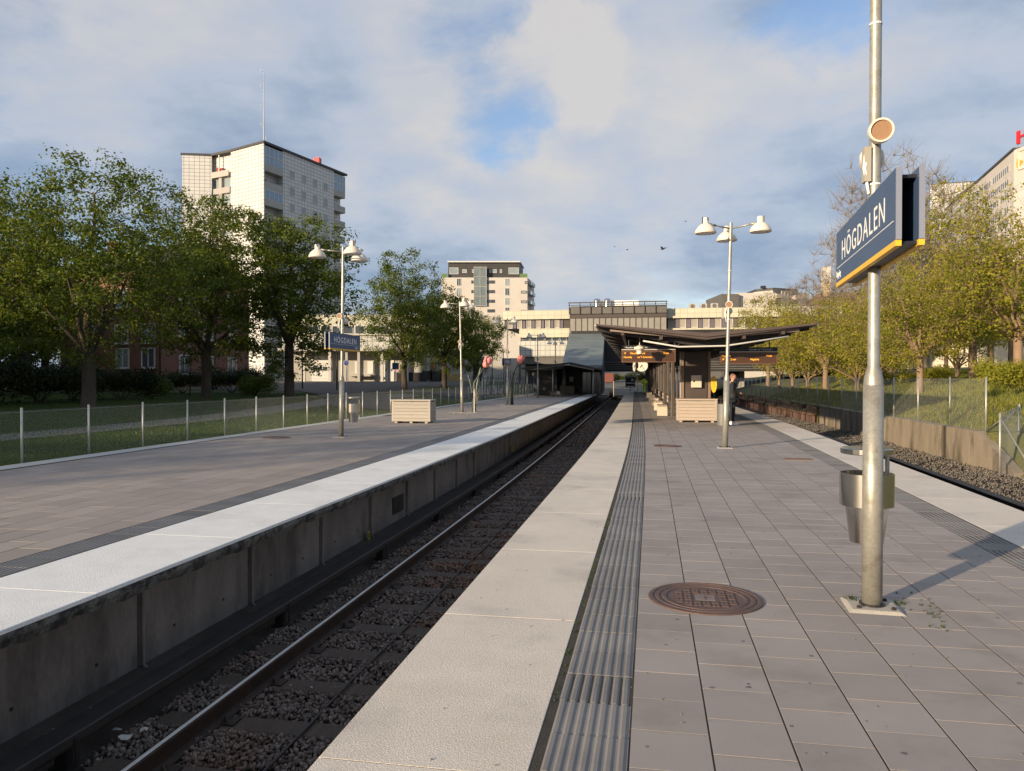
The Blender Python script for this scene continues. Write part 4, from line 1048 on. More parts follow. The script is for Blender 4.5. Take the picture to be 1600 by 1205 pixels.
# ------------------------------------------------------------------ white tower
def tower():
    A=G(413,123); B=G(541,143); C0=G(362,127.8); C1=G(332,130.2); E=G(286,129.6)
    t=thing('apartment_tower','tall white panel clad apartment tower rising behind the park trees','apartment tower')
    zt=Z(222,123)-.3; back=(B-A)
    E2=E+back*.9; C0b=C0+Vector((-.35,.94,0))*1.1; C1b=C1+Vector((-.35,.94,0))*1.0
    # main wings
    nA=(C0-A).normalized(); ub=back.normalized(); Lb=back.length
    b1=A+ub*4.6; b2=A+ub*(Lb-3.6)
    rec=1.5; inn=nA*rec
    poly=[A+nA*1.0,C0,C0b,C1b,C1,E,E2,B+nA*1.2,B+nA*.15,B+nA*.15-ub*.3,b2+nA*1.2-ub*-.3,b2,b1,b1+inn,A+inn+ub*.01]
    poly=[A,C0,C0b,C1b,C1,E,E2,B+inn,b2+inn,b2,b1,b1+inn,A+inn+ub*.25,A+ub*.25]
    poly_block(t,poly[::-1],0,zt,m_tower)
    roofp=[A-nA*.25-ub*.2,C0-ub*.2,C1-ub*.2,E+nA*.2-ub*.2,E2,B+ub*.2-nA*.25]
    rf=MB().prism([(p.x,p.y) for p in roofp[::-1]],zt+.01,zt+.38).build('roof',m_roofd,t)
    # right hand face windows
    fr=Fac(A,B); fh=2.78
    for c in range(4):
        for f in range(11):
            u=[6.2,9.2,12.3,15.2][c]*Lb/22.0
            window(t,fr,u,zt-3.3-fh*f-c*0-.9,1.25,1.45,m_glassb,m_frame,1)
    # balcony bays on the right hand face
    m_rail=mat('balcony_front',(.34,.33,.31),(.40,.39,.36),.8,.7)
    for (ua,ub_) in ((.3,4.55),(Lb-3.55,Lb-.25)):
        for f in range(12):
            z=zt-3.1-fh*f
            o=MB(); fr.box(o,ua,ub_,z-1.05,z-.05,-.12,.02); fr.box(o,ua,ub_,z-1.2,z-1.06,-rec+.02,.02)
            bal=o.build('balcony',m_rail,t)
            if f==0 or (f==2 and ua<1):
                g=MB()
                for k in range(5):
                    x=ua+(ub_-ua)*k/4; fr.box(g,x-.05,x+.05,z-.04,z+2.9 if f==0 else z+1.6,-.1,.0)
                fr.box(g,ua,ub_,z+1.3,z+1.4,-.1,0); fr.box(g,ua,ub_,z+2.7 if f==0 else z+1.5,z+2.82 if f==0 else z+1.6,-.1,0); fo=g.build('glazing_frame',m_frame,bal)
                g=MB(); fr.box(g,ua+.06,ub_-.06,z-.03,z+2.7 if f==0 else z+1.5,-.08,-.05); g.build('pane',mat('sky_glass',(.16,.26,.38),(.22,.32,.42),.6,.06,spec=.9),fo)
            else:
                window(t,Fac(A+inn,B+inn),ua+.8,z-.6,1.0,1.4,m_glassd,m_frame,0); 
    # recess between the two wings on the left hand face
    ff=Fac(C1b,C0b); w=ff.L
    m_spand=mat('recess_spandrel',(.34,.32,.30),None,rough=.7)
    for f in range(12):
        z=zt-.6-fh*f
        if f==0:
            o=MB(); ff.box(o,0,w,z-3.2,z-2.2,.7,.8); o.build('balcony',mat('balcony_reddish',(.42,.36,.33),None,rough=.7),t)
            o=MB(); ff.box(o,w/2-.08,w/2+.08,z-2.2,z+.6,.6,.75); o.build('mullion',m_frame,t)
            o=MB(); ff.box(o,w/2-.9,w/2-.4,z-2.3,z-1.4,.2,.5); ff.box(o,w/2+.2,w/2+.6,z-2.3,z-1.6,.2,.5); o.build('balcony_furniture',mat('red_chair',(.3,.06,.05),None),t)
        else:
            o=MB(); ff.box(o,0,w,z-3.2,z-2.2,.02,.55); o.build('spandrel',m_spand,t)
            f2=ff
            o=MB(); ff.box(o,w/2-.35,w/2+.35,z-2.2,z-.4,.02,.5); o.build('pier',m_spand,t)
            window(t,f2,.2,z-2.15,w/2-.6,1.6,m_glassb,m_frame,1); window(t,f2,w/2+.4,z-2.15,w/2-.6,1.6,m_glassb,m_frame,1)
    # roof things
    q=A+ub*15.5+nA*1.8; MB().box(-.55,.55,-.5,.5,0,1.55,Matrix.Translation((q.x,q.y,zt+.4))).box(-1.5,-.75,-.4,.4,0,1.0,Matrix.Translation((q.x,q.y,zt+.4))).build('roof_vent',mat('red_vent',(.55,.09,.08),None,rough=.6),t)
    q=A+nA*.6+ub*.6; hm=Z(108,123)-zt
    a=MB().tube([(q.x,q.y,zt),(q.x,q.y,zt+hm*.45),(q.x+.05,q.y,zt+hm)],[.10,.07,.035],6)
    for k,(f_,s) in enumerate(((.08,1),(.28,-1),(.52,-1),(.79,-1),(.985,-1))):
        z=zt+hm*f_; a.tube([(q.x,q.y,z),(q.x+s*.5*math.cos(YAW),q.y+s*.5*math.sin(YAW),z)],.04,4).tube([(q.x-.05+s*.42,q.y,z-.25),(q.x-.05+s*.42,q.y,z+.3)],.03,4)
    tag(a.build('radio_mast',mat('mast_grey',(.30,.32,.36),None,rough=.5,metal=.4),None),'thin grey radio mast standing on the corner of the white tower roof','mast')
tower()
# ------------------------------------------------------------------ red brick house
def brick_house():
    A=G(252,56); B=G(95,60); C=G(389,69); zb0=.4; zt=Z(418,56)
    t=thing('brick_house','red brick apartment house half hidden by the park trees at left','house')
    d=(A-B).normalized(); back=C-A
    # one block
    poly_block(t,[A,B,B+back,A+back][::-1] if False else [B,A,A+back,B+back],zb0-1,zt,m_brick)
    # roofs
    m_rf=mat('dark_house_roof',(.055,.045,.042),(.08,.065,.06),.7,.8)
    def gable(P,Q,bk,z,h,name='roof'):
        n=(Q-P).normalized(); o=.4; P=P-n*o; Q=Q+n*o; bn=bk.normalized()*o
        mid=bk*.5
        mb=MB().add([P-bn+Vector((0,0,z)),Q-bn+Vector((0,0,z)),Q+mid+Vector((0,0,z+h)),P+mid+Vector((0,0,z+h)),Q+bk+bn+Vector((0,0,z)),P+bk+bn+Vector((0,0,z)),
           P-bn+Vector((0,0,z-.18)),Q-bn+Vector((0,0,z-.18)),Q+bk+bn+Vector((0,0,z-.18)),P+bk+bn+Vector((0,0,z-.18))],[(0,1,2,3),(2,4,5,3),(0,6,7,1),(1,7,8,4,2),(5,4,8,9),(0,3,5,9,6),(6,9,8,7)])
        return mb.build(name,m_rf,t)
    r=gable(B,A,back,zt+.2,2.6)
    q=B+d*2.4+back*.3; MB().box(-.4,.4,-.4,.4,zt,zt+2.9,Matrix.Translation((q.x,q.y,0))).box(-.5,.5,-.5,.5,zt+2.9,zt+3.05,Matrix.Translation((q.x,q.y,0))).build('chimney',m_brick,r)
    f=Fac(B,A); 
    for fl,z in enumerate((1.0+zb0,3.9+zb0,6.6+zb0)):
        for u in (f.L-1.9,f.L-4.6,f.L-8.0):
            if u>.3 and not(fl==0): window(t,f,u,z-.1,1.35,1.45,m_glassb if (fl+int(u))%2 else m_glassd,m_frame,1,.08,True)
    window(t,f,f.L-1.9,2.35,1.35,1.5,m_glassd,m_frame,1,.08,True); window(t,f,f.L-4.5,2.35,1.35,1.5,m_glassb,m_frame,1,.08,True)
    o=MB(); f.box(o,f.L-3.9,f.L-2.9,zb0-.3,zb0+1.7,0,.05); dr=o.build('door',m_brown,t); o=MB(); f.box(o,f.L-3.1,f.L-3.0,zb0+.7,zb0+.8,.05,.09); o.build('handle',m_inox,dr)
    f2=Fac(A,C)
    for z in (1.7,4.5,7.2):
        for u in (2.2,5.6,9.4,13):
            if u+1.5<f2.L: window(t,f2,u,z+.2,1.4,1.5,m_glassd,m_frame,1,.08,True)
    o=MB(); o.tube([(A.x,A.y-.12,.2),(A.x,A.y-.12,zt)],.07,8); o.build('drainpipe',m_dark,t)
    o=MB(); f2.box(o,.2,f2.L,0,1.0,0,.06); f.box(o,0,f.L,0,.9,0,.06); o.build('plinth',m_conc,t)
brick_house()
# ------------------------------------------------------------------ loading bay building
def dock():
    D=90; A=G(440,D); B=G(664,D); zb0=1.05
    t=thing('loading_bay','pale commercial building with loading bays behind the park trees','building')
    f=Fac(A,B); W_=f.L; sc=D/FPX
    U=lambda px:(px-440)*sc
    zz=lambda py:Z(py,D)
    bk=-f.n*18
    poly_block(t,[A-f.n*2.2,B-f.n*2.2,B+bk,A+bk],.3,zz(545),m_plaster2,'wall')
    poly_block(t,[A,B,B+bk,A+bk],zz(524),zz(492),m_cream_t,'upper_wall')
    poly_block(t,[A-f.n*.3,B-f.n*.3,B+bk,A+bk],zz(545)+.01,zz(524)-.01,m_grey_t,'middle_wall')
    o=MB(); f.box(o,-.2,W_+.2,zz(549),zz(545),-2.4,1.0); o.build('canopy',m_plaster,t)
    u=.6
    while u<W_-1.5: window(t,f,u,zz(522),1.15,.95,m_glassd,m_frame,0,.05); u+=1.35
    f2=Fac(A-f.n*2.2,B-f.n*2.2)
    def gate(a,b,name='roller_door',m=None):
        o=MB(); n=7; z0=zz(598); z1=zz(556); 
        for k in range(n): f2.box(o,U(a),U(b),z0+(z1-z0)*k/n+.01,z0+(z1-z0)*(k+1)/n-.01,.0,.12)
        g=o.build(name,m or m_frame,t)
        for k in range(4):
            w=MB(); x=U(a)+.15+(U(b)-U(a)-.2)*k/4; f2.box(w,x,x+(U(b)-U(a))/4-.12,z0+(z1-z0)*.45,z0+(z1-z0)*.60,.12,.13); w.build('pane',m_glassd,g)
    gate(480,514)
    for a in (477,517,543,562,598,637): 
        o=MB(); f.box(o,U(a)-.15,U(a)+.15,zb0-.4,zz(549),.3,.62); o.build('pillar',m_plaster2 if a in(543,562) else m_plaster,t)
    o=MB(); f2.box(o,U(541),U(582),zz(588),zz(586),0,1.4); f2.box(o,U(541),U(582),zz(586),zz(585.5),0,1.5); o.build('loading_ledge',m_plaster,t)
    for a,b in ((549,558),(569,578)): o=MB(); f2.box(o,U(a),U(b),zz(584),zz(564),0,.08); o.build('door',m_frame,t)
    for a,b in ((595,603),(604,612)):
        o=MB(); f2.box(o,U(a),U(b)-.05,zz(599),zz(562),0,.1); dd=o.build('door',m_frame,t); o=MB(); f2.box(o,U(a)+.2,U(b)-.25,zz(580),zz(576),.1,.12); o.build('pane',m_glassd,dd)
    o=MB(); f2.box(o,U(615),U(664),zz(600),zz(582),0,.1); o.build('roller_door',m_dark,t)
    o=MB(); f2.box(o,U(612),U(640),zz(581),zz(572),0,.1); o.build('poster',mat('pink_poster',(.5,.25,.3),(.55,.45,.45),3,.7),t)
    # annex behind the last park trees
    D2=96; A2=G(664,D2); B2=G(786,D2)
    t2=thing('annex_building','low beige annex with dark gates between the park trees and the overpass','building')
    g=Fac(A2,B2); bk=-g.n*10
    poly_block(t2,[A2,B2,B2+bk,A2+bk],.3,Z(549,D2),m_plaster2)
    U2=lambda px:(px-664)*D2/FPX
    o=MB(); g.box(o,U2(664),U2(700),Z(603,D2),Z(578,D2),0,.1); o.build('gate',m_dark,t2)
    o=MB(); g.box(o,U2(661),U2(682),Z(576,D2),Z(566,D2),0,.12); o.build('billboard',mat('orange_board',(.42,.16,.05),(.34,.2,.1),3,.7),t2)
    o=MB(); g.box(o,U2(697),U2(722),Z(600,D2),Z(584,D2),0,.14); o.build('shutter',mat('ochre_board',(.42,.30,.12),(.35,.26,.12),2,.8),t2)
    o=MB(); g.box(o,U2(740),U2(754),Z(598,D2),Z(570,D2),0,.1); o.build('gate',m_dark,t2)
    # waste containers
    for i,(px,lb) in enumerate(((668,'dark waste container before the annex gate'),(678,'second dark waste container by the annex'))):
        p=G(px,90); c=thing('waste_container',lb,'waste container',(p.x,p.y,zl(p.x,p.y)),YAW,'dark waste containers')
        MB().cbox(-.6,.6,-.5,.5,.15,1.15,.05).build('body',m_dark,c); MB().cbox(-.63,.63,-.53,.53,1.16,1.3,.06).build('lid',m_brown,c)
        for a in (-.45,.45): MB().tube([(a,-.5,.08),(a,-.42,.08)],.08,10).build('wheel',m_blackr,c)
dock()
# yard poles with round shades
for i,(px,D,h,lb) in enumerate([(472.5,62,3.2,'dark slim park lamp before the roller door'),(526.5,58,3.3,'dark slim park lamp left of the sign post'),(769,86,3.4,'dark slim lamp before the beige wall by the overpass')]):
    p=G(px,D); t=thing('park_lamp',lb,'park lamp',(p.x,p.y,zl(p.x,p.y)),0,'dark slim park lamps')
    MB().tube([(0,0,0),(0,0,h)],[.06,.045],8).build('pole',m_dark,t,True); MB().lathe([(0,.45),(.2,.42),(.3,.3),(.3,.1),(.12,0),(0,0)],12,o=(0,0,h)).build('shade',m_dark,t,True)
p=G(572,74); t=thing('road_sign','small dark square road sign on a post in front of the loading bay','road sign',(p.x+3,p.y,zl(p.x,p.y)))
MB().tube([(0,0,0),(0,0,1.9)],.03,6).build('post',m_galv2,t); MB().box(-.33,.33,-.03,.0,1.5,2.15).build('panel',mat('sign_darkblue',(.02,.05,.13),None,rough=.4),t)
p=G(541.5,60); t=thing('road_sign','small round blue road sign behind the left sign post','road sign',(p.x,p.y,zl(p.x,p.y)))
MB().tube([(0,0,0),(0,0,2.3)],.03,6).build('post',m_galv2,t); MB().lathe([(0,0),(.2,0),(.2,.03),(0,.03)],16,Matrix.Translation((0,-.02,2.1))@Matrix.Rotation(math.pi/2,4,'X')).build('panel',mat('sign_blue',(.03,.06,.3),None,rough=.4),t)
p=G(297,46); t=thing('street_lamp','small curved street lamp head between the park trees','street lamp',(p.x,p.y,zl(p.x,p.y)))
MB().tube([(0,0,0),(0,0,2.9),(-.1,0,3.0)],.035,6).build('pole',m_dark,t,True); MB().cbox(-.5,.05,-.12,.12,2.98,3.08,.04).build('lamp_head',m_cream,t)
# ------------------------------------------------------------------ overpass
m_louv=mat('grey_louvres',(.10,.092,.085),(.14,.13,.12),2,.6)
m_copper=mat('grey_green_copper',(.14,.165,.165),(.19,.215,.205),.8,.55,c3=(.12,.14,.15),s3=.4)
def overpass():
    Y0=100.0
    t=thing('overpass_building','station overpass building with pale tiled bands spanning the tracks','station building')
    zc=lambda py,x: EYE+(591-py)/FPX*dahead(x,Y0)
    def X(px): return Y0*math.tan(math.atan((px-800)/FPX)-YAW)
    def band(x0,x1,z0,z1,m,name='wall',dy=0,back=22):
        return MB().box(x0,x1,Y0+dy,Y0+back,z0,z1).build(name,m,t)
    xl=X(786); xm=X(891); xr=X(1041); xe=X(1420)
    zs=[zc(p,-15) for p in (485,499,513.5,527.5,533.5,557)]
    band(xl,xm-.02,zs[1],zs[0],m_cream_t,'fascia')
    band(xl+.1,xm-.02,zs[2]+.005,zs[1]-.005,m_frameb,'window_band',.5)
    band(xl+2.2,xm-.02,zs[3],zs[2],m_cream_t,'fascia')
    band(xl+2.3,xm-.02,zs[4]+.005,zs[3]-.005,m_frameb,'window_band',.5)
    band(xl+2.2,xm-.02,zs[5],zs[4],m_grey_t,'wall')
    band(xl+2.2,xm-.02,zs[5]-1.0,zs[5]-.01,m_louv,'beam',.3)
    f=Fac((xl,Y0+.5),(xm,Y0+.5))
    m_pale=mat('pale_blind',(.30,.27,.225),(.36,.32,.27),1.4,.7); m_mauve=mat('mauve_panel',(.12,.105,.135),(.15,.13,.155),.7,.5)
    u=.6; k=0
    while u<f.L-.9:
        if k%2==0: window(t,f,u,zs[2]+.06,.62,zs[1]-zs[2]-.12,m_pale,m_frame,0,.05)
        else: window(t,f,u-.02,zs[2]+.06,.48,zs[1]-zs[2]-.12,m_mauve,m_frameb,0,.04)
        u+=.66 if k%2==0 else .60; k+=1
    u=2.6
    while u<f.L-1: window(t,f,u,zs[4]+.02,.9,zs[3]-zs[4]-.04,m_glassd,m_frame,0,.04); u+=1.0
    # right part
    zq=[zc(p,10) for p in (480.5,496,512,527,560)]
    band(xr+.02,xe,zq[1],zq[0],m_cream_t,'fascia'); band(xr+.02,xe,zq[2]+.005,zq[1]-.005,m_frameb,'window_band',.5); band(xr+.02,xe,zq[4],zq[2],m_cream_t,'fascia')
    f=Fac((xr,Y0+.5),(xe,Y0+.5)); u=.25; k=0
    while u<f.L-1:
        if k%2==0: window(t,f,u,zq[2]+.06,.78,zq[1]-zq[2]-.12,m_pale if k<14 else m_glassb,m_frame,0,.05)
        else: window(t,f,u-.02,zq[2]+.06,.62,zq[1]-zq[2]-.12,m_mauve,m_frameb,0,.04)
        u+=.80 if k%2==0 else .66; k+=1
    # centre glazed block, a metre proud
    zz=[zc(p,-4) for p in (473,481,491,497,519)]
    Yc=Y0-1.2
    MB().box(xm,xr,Yc,Y0+14,zz[2],zz[1]).build('louvre_band',m_louv,t)
    MB().box(xm,xr,Yc+.2,Y0+14,zz[3],zz[2]-.01).build('soffit_band',m_frameb,t)
    MB().box(xm+.1,xr-.1,Yc+.8,Y0+14,zz[4],zz[3]-.01).build('inner_wall',mat('interior_beige',(.30,.26,.21),(.42,.37,.30),1.2,.8),t)
    fg=Fac((xm,Yc+.3),(xr,Yc+.3)); n=16; w=fg.L/n
    for k in range(n): window(t,fg,k*w,zz[4],w,zz[3]-zz[4]-.02,mat('warm_glass',(.22,.20,.17),(.30,.27,.23),.8,.15,spec=.7),m_brown,0,.045)
    o=MB(); 
    for k in range(10):
        x=xm+(xr-xm)*k/9; o.box(x-.05,x+.05,Yc-.15,Yc-.02,zz[2],zz[0])
    o.box(xm-.1,xr+.1,Yc-.2,Yc+.0,zz[0]-.12,zz[0]).box(xm-.1,xr+.1,Yc-.15,Yc-.03,zz[1]+.25,zz[1]+.32); o.build('roof_railing',m_frameb,t)
    MB().box(xm,xr,Yc+1.5,Y0+12,zz[1]+.01,zz[1]+.3).build('roof',m_louv,t)
    # beam over the tracks
    MB().box(xm+.5,xe,Y0-3.5,Y0+22,zc(566,-4),zz[4]-.01).build('bridge_deck',m_dark,t)
    MB().box(xm+.5,xe,Y0-4.2,Y0-2.9,zc(581,-4),zc(565,-4)).build('beam',m_blackr,t)
    for k in range(4): MB().box(xm+.5,xe,Y0-4.35,Y0-4.21,zc(578-k*3.4,-4),zc(576.8-k*3.4,-4)).build('beam_rib',m_louv,t)
    # piers
    for x in (xl+2.6,X(800),X(1012),X(1100),X(1160)): MB().box(x-.3,x+.3,Y0+.4,Y0+21,-1.3,zc(562,x)).build('pier',m_plaster2,t)
    MB().box(xl-3.6,xl+2.15,Y0-1,Y0+20,.2,zc(560,-18)).build('end_wall',m_plaster,t)
    # roof plant
    tt=thing('roof_plant','white plant room and round ducts on the overpass roof','roof plant',(X(965),Y0+5,zz[1]+.3))
    MB().cbox(-2.6,2.6,0,2.5,0,1.15,.05).build('plant_box',m_wht,tt); 
    for q in (-3.0,-1.6): MB().lathe([(0,1.4),(.35,1.35),(.45,1.1),(.45,0)],14,o=(q,-.5,0)).build('duct',m_inox,tt,True)
    tt=thing('roof_fans','row of rooftop fan units on the right half of the overpass','roof fans',(X(1095),Y0+3,zq[0]))
    MB().box(-3,4,0,.3,0,.12).build('rail',m_inox,tt)
    for q in (-.9,.5,1.9): 
        o=MB().cbox(q-.45,q+.45,0,1,.12,.85,.03).build('fan_unit',m_plaster2,tt); MB().lathe([(.28,0),(.28,.02),(.2,.03),(0,.01)],14,Matrix.Translation((q,-.005,.5))@Matrix.Rotation(math.pi/2,4,'X')).build('fan_grille',m_louv,o)
    # wall under the deck, seen in the gap left
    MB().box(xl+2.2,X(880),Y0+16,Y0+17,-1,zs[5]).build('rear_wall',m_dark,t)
    tt=thing('stair_enclosure','sloping grey green stair enclosure descending from the overpass to the left platform','stairs')
    ya,yb=Y0-1.4,76.0
    za,zb2=zc(519,-8),Z(571,dahead(-7,yb))
    def sl(y): return za+(zb2-za)*(ya-y)/(ya-yb)
    xa=(X(893)-.1,X(946)); xb=(yb*math.tan(math.atan((878-800)/FPX)-YAW),yb*math.tan(math.atan((941-800)/FPX)-YAW))
    n=9
    for k in range(n):
        s0,s1=k/n,(k+1)/n
        def P(s,side,dz=0): y=ya+(yb-ya)*s; x=xa[side]+(xb[side]-xa[side])*s; return (x,y,sl(y)+dz)
        MB().add([P(s0+.002,0),P(s0+.002,1),P(s1-.002,1),P(s1-.002,0),P(s0+.002,0,-.25),P(s0+.002,1,-.25),P(s1-.002,1,-.25),P(s1-.002,0,-.25)],[(0,3,2,1),(4,5,6,7),(3,7,6,2),(0,4,7,3),(1,2,6,5),(0,1,5,4)]).build('roof_panel',m_copper,tt)
    m_sidep=mat('slate_blue_cladding',(.075,.09,.115),(.10,.115,.14),1.2,.6)
    MB().add([(xa[1]-.02,ya,za-.26),(xb[1]-.02,yb,zb2-.26),(xb[1]-.02,yb,0),(xa[1]-.02,ya,0),(xa[1]-.25,ya,za-.26),(xb[1]-.25,yb,zb2-.26),(xb[1]-.25,yb,0),(xa[1]-.25,ya,0)],[(0,1,2,3),(4,7,6,5),(1,5,6,2)]).build('side_wall',m_sidep,tt)
    MB().add([(xa[0]+.02,ya,za-.26),(xb[0]+.02,yb,zb2-.26),(xb[0]+.02,yb,0),(xa[0]+.02,ya,0),(xa[0]+.25,ya,za-.26),(xb[0]+.25,yb,zb2-.26),(xb[0]+.25,yb,0),(xa[0]+.25,ya,0)],[(3,2,1,0),(4,5,6,7),(1,2,6,5)]).build('side_wall',m_sidep,tt)
    MB().box(xb[0]+.26,xb[1]-.26,yb+1.5,yb+1.6,0,zb2-.3).build('front_wall',m_dark,tt)
    fd=Fac((xb[0]+.3,yb+1.45),(xb[1]-.3,yb+1.45))
    for u in (1.6,2.6): window(tt,fd,u,.05,.95,2.2,m_glassd,m_louv,1,.06)
    o=MB(); fd.box(o,.3,.7,1.25,1.75,0,.03); o.build('notice',m_wht,tt)
    # entrance shelter roof
    s=thing('entrance_shelter','low dark gabled shelter roof at the foot of the stair enclosure','shelter')
    y0,y1=64,76.5; xL,xm_,xR=-10.9,xb[1]-1.9,xb[1]+.35
    for (p,q,r,w_) in ((xL,2.50,xm_,2.95),(xm_,2.95,xR,2.45)):
        MB().add([(p,y0,q),(r,y0,w_),(r,y1,w_),(p,y1,q),(p,y0,q-.16),(r,y0,w_-.16),(r,y1,w_-.16),(p,y1,q-.16)],[(0,1,2,3),(4,7,6,5),(0,4,5,1),(1,5,6,2),(3,2,6,7),(0,3,7,4)]).build('roof',m_dark,s)
    MB().tube([(xm_-.2,y0+.2,2.75),(xR-.3,y0+.2,2.30)],.06,6).tube([(xm_-.2,y0+.2,2.75),(xL+1,y0+.2,2.35)],.04,6).build('tie_tube',m_plaster2,s)
    MB().box(xm_-.45,xm_-.1,y0+.0,y0+.3,2.72,2.92).build('camera_unit',m_wht,s)
    for x in (xL+.4,xL+2.6,xR-.4):
        for y in (y0+.6,y1-3): MB().tube([(x,y,0),(x,y,2.4)],.05,8).build('column',m_galv2,s,True)
    MB().box(xL+.3,xL+2.4,y0+5,y0+5.1,0,2.3).build('screen_wall',m_dark,s)
    c=thing('small_kiosk','small kiosk with white fascia board on the left platform','kiosk',(-9.9,70.5,0))
    MB().box(-.8,.8,0,1.2,0,1.85).build('body',mat('kiosk_blue',(.06,.08,.13),(.12,.14,.2),5,.5),c); MB().box(-1.05,1.05,-.15,1.3,1.86,2.12).build('fascia_board',m_wht,c)
overpass()
# vertical blue-grey sheet fence by underpass
t=thing('sheet_fence','dark blue grey vertical bar screen beyond the left platform near the underpass','fence')
bar=MB().box(-.03,.03,-.02,.02,0,1.9).mesh('bar',mat('blue_bar',(.07,.09,.15),None,rough=.5))
for k in range(34):
    f_=k/33; x=-14.0+f_*1.6; y=58+f_*30; link('bar',bar,t,(x,y,-.1+.5*math.exp(-((f_-.45)/.12)**2)))
MB().tube([(-14,58,1.6),(-12.4,88,1.6)],.025,4).tube([(-14,58,.2),(-12.4,88,.2)],.025,4).build('rail',m_dark,t)
# ------------------------------------------------------------------ far buildings
def midrise():
    D=222; A=G(690,D); B=G(824,D); 
    t=thing('hotel_block','beige mid rise block with dark top storeys beyond the overpass','apartment block')
    f=Fac(A,B); U=lambda px:(px-690)*D/FPX; zz=lambda py:Z(py,D)
    bk=-f.n*14; Cc=G(834.5,D+14)
    poly_block(t,[A,B,Cc,A+bk],0,zz(434),m_plaster)
    s=mat('shaded_side_render',(.42,.42,.42),None,rough=.9)
    A1=f.p+f.u*U(700); B1=f.p+f.u*U(812); 
    P=lambda px,d: f.p+f.u*U(px)-f.n*d
    poly_block(t,[P(700,1),P(812,1),P(818,12),P(704,13)],zz(434)+.01,zz(410),mat('dark_penthouse',(.045,.043,.045),(.06,.055,.055),.5,.6),'penthouse')
    poly_block(t,[P(699,.2),P(813,.2),P(820,13),P(703,14)],zz(410)+.01,zz(408),m_frame,'roof')
    o=MB(); f.box(o,U(741),U(760),zz(478),zz(417.5),0,.5); g=o.build('glass_shaft',mat('green_glass',(.13,.16,.165),(.2,.24,.24),.3,.1,spec=.9),t)
    o=MB()
    for k in range(8): z=zz(418)-k*2.8; f.box(o,U(741)-.1,U(760)+.1,z-.15,z,.5,.62)
    for k in range(3): x=U(741)+(U(760)-U(741))*k/2; f.box(o,x-.08,x+.08,zz(478),zz(417.5),.5,.6)
    o.build('glass_shaft_frame',m_plaster2,g)
    for px,w in ((702,2.6),(722,1.3),(737.5,.6),(764.5,.6),(769,1.3),(781,.6),(794.5,3.0)):
        h=1.0 if w<2 else 1.9; z=zz(426) if w<2 else zz(428)
        o=MB(); fq=Fac(P(690,1),P(824,1)); window(t,fq,U(px),z,w,h,m_glassb,m_frame,0,.1)
    for r in range(4):
        z=zz(445)-r*2.8
        window(t,f,U(713.5),z-.4,1.3,2.2,m_glassb if r%2 else m_glassd,m_frame,1,.1)
        window(t,f,U(789),z-.4,1.3,2.2,m_glassb if r%2==0 else m_glassd,m_frame,1,.1)
        window(t,f,U(761.5),z+.3,1.3,.9,m_glassd,m_frameb,0,.1); window(t,f,U(769),z+.3,.8,.9,m_glassd,m_frameb,0,.1); window(t,f,U(736.5),z+.3,.7,.9,m_glassd,m_frameb,0,.1)
        window(t,f,U(814) if r else U(820),z+.2,1.7 if r else .9,.8,m_glassb,m_frameb,0,.12)
    fs=Fac(B,Cc)
    for r in range(5):
        z=zz(440)-r*2.8; o=MB(); fs.box(o,1,fs.L-6,z-.9,z,0,1.2); o.build('balcony',mat('glass_balcony',(.25,.32,.33),None,rough=.3),t)
        window(t,fs,fs.L-5,z-.5,1.3,1.3,m_glassd,m_frame,0,.1)
    o=MB(); f.box(o,U(690),U(699),zz(433.9),zz(428),-.6,0); f.box(o,U(812),U(824),zz(433.9),zz(428),-.6,0); o.build('terrace_hedge',mat('terrace_green',(.10,.17,.07),(.16,.22,.1),2,.9),t)
midrise()
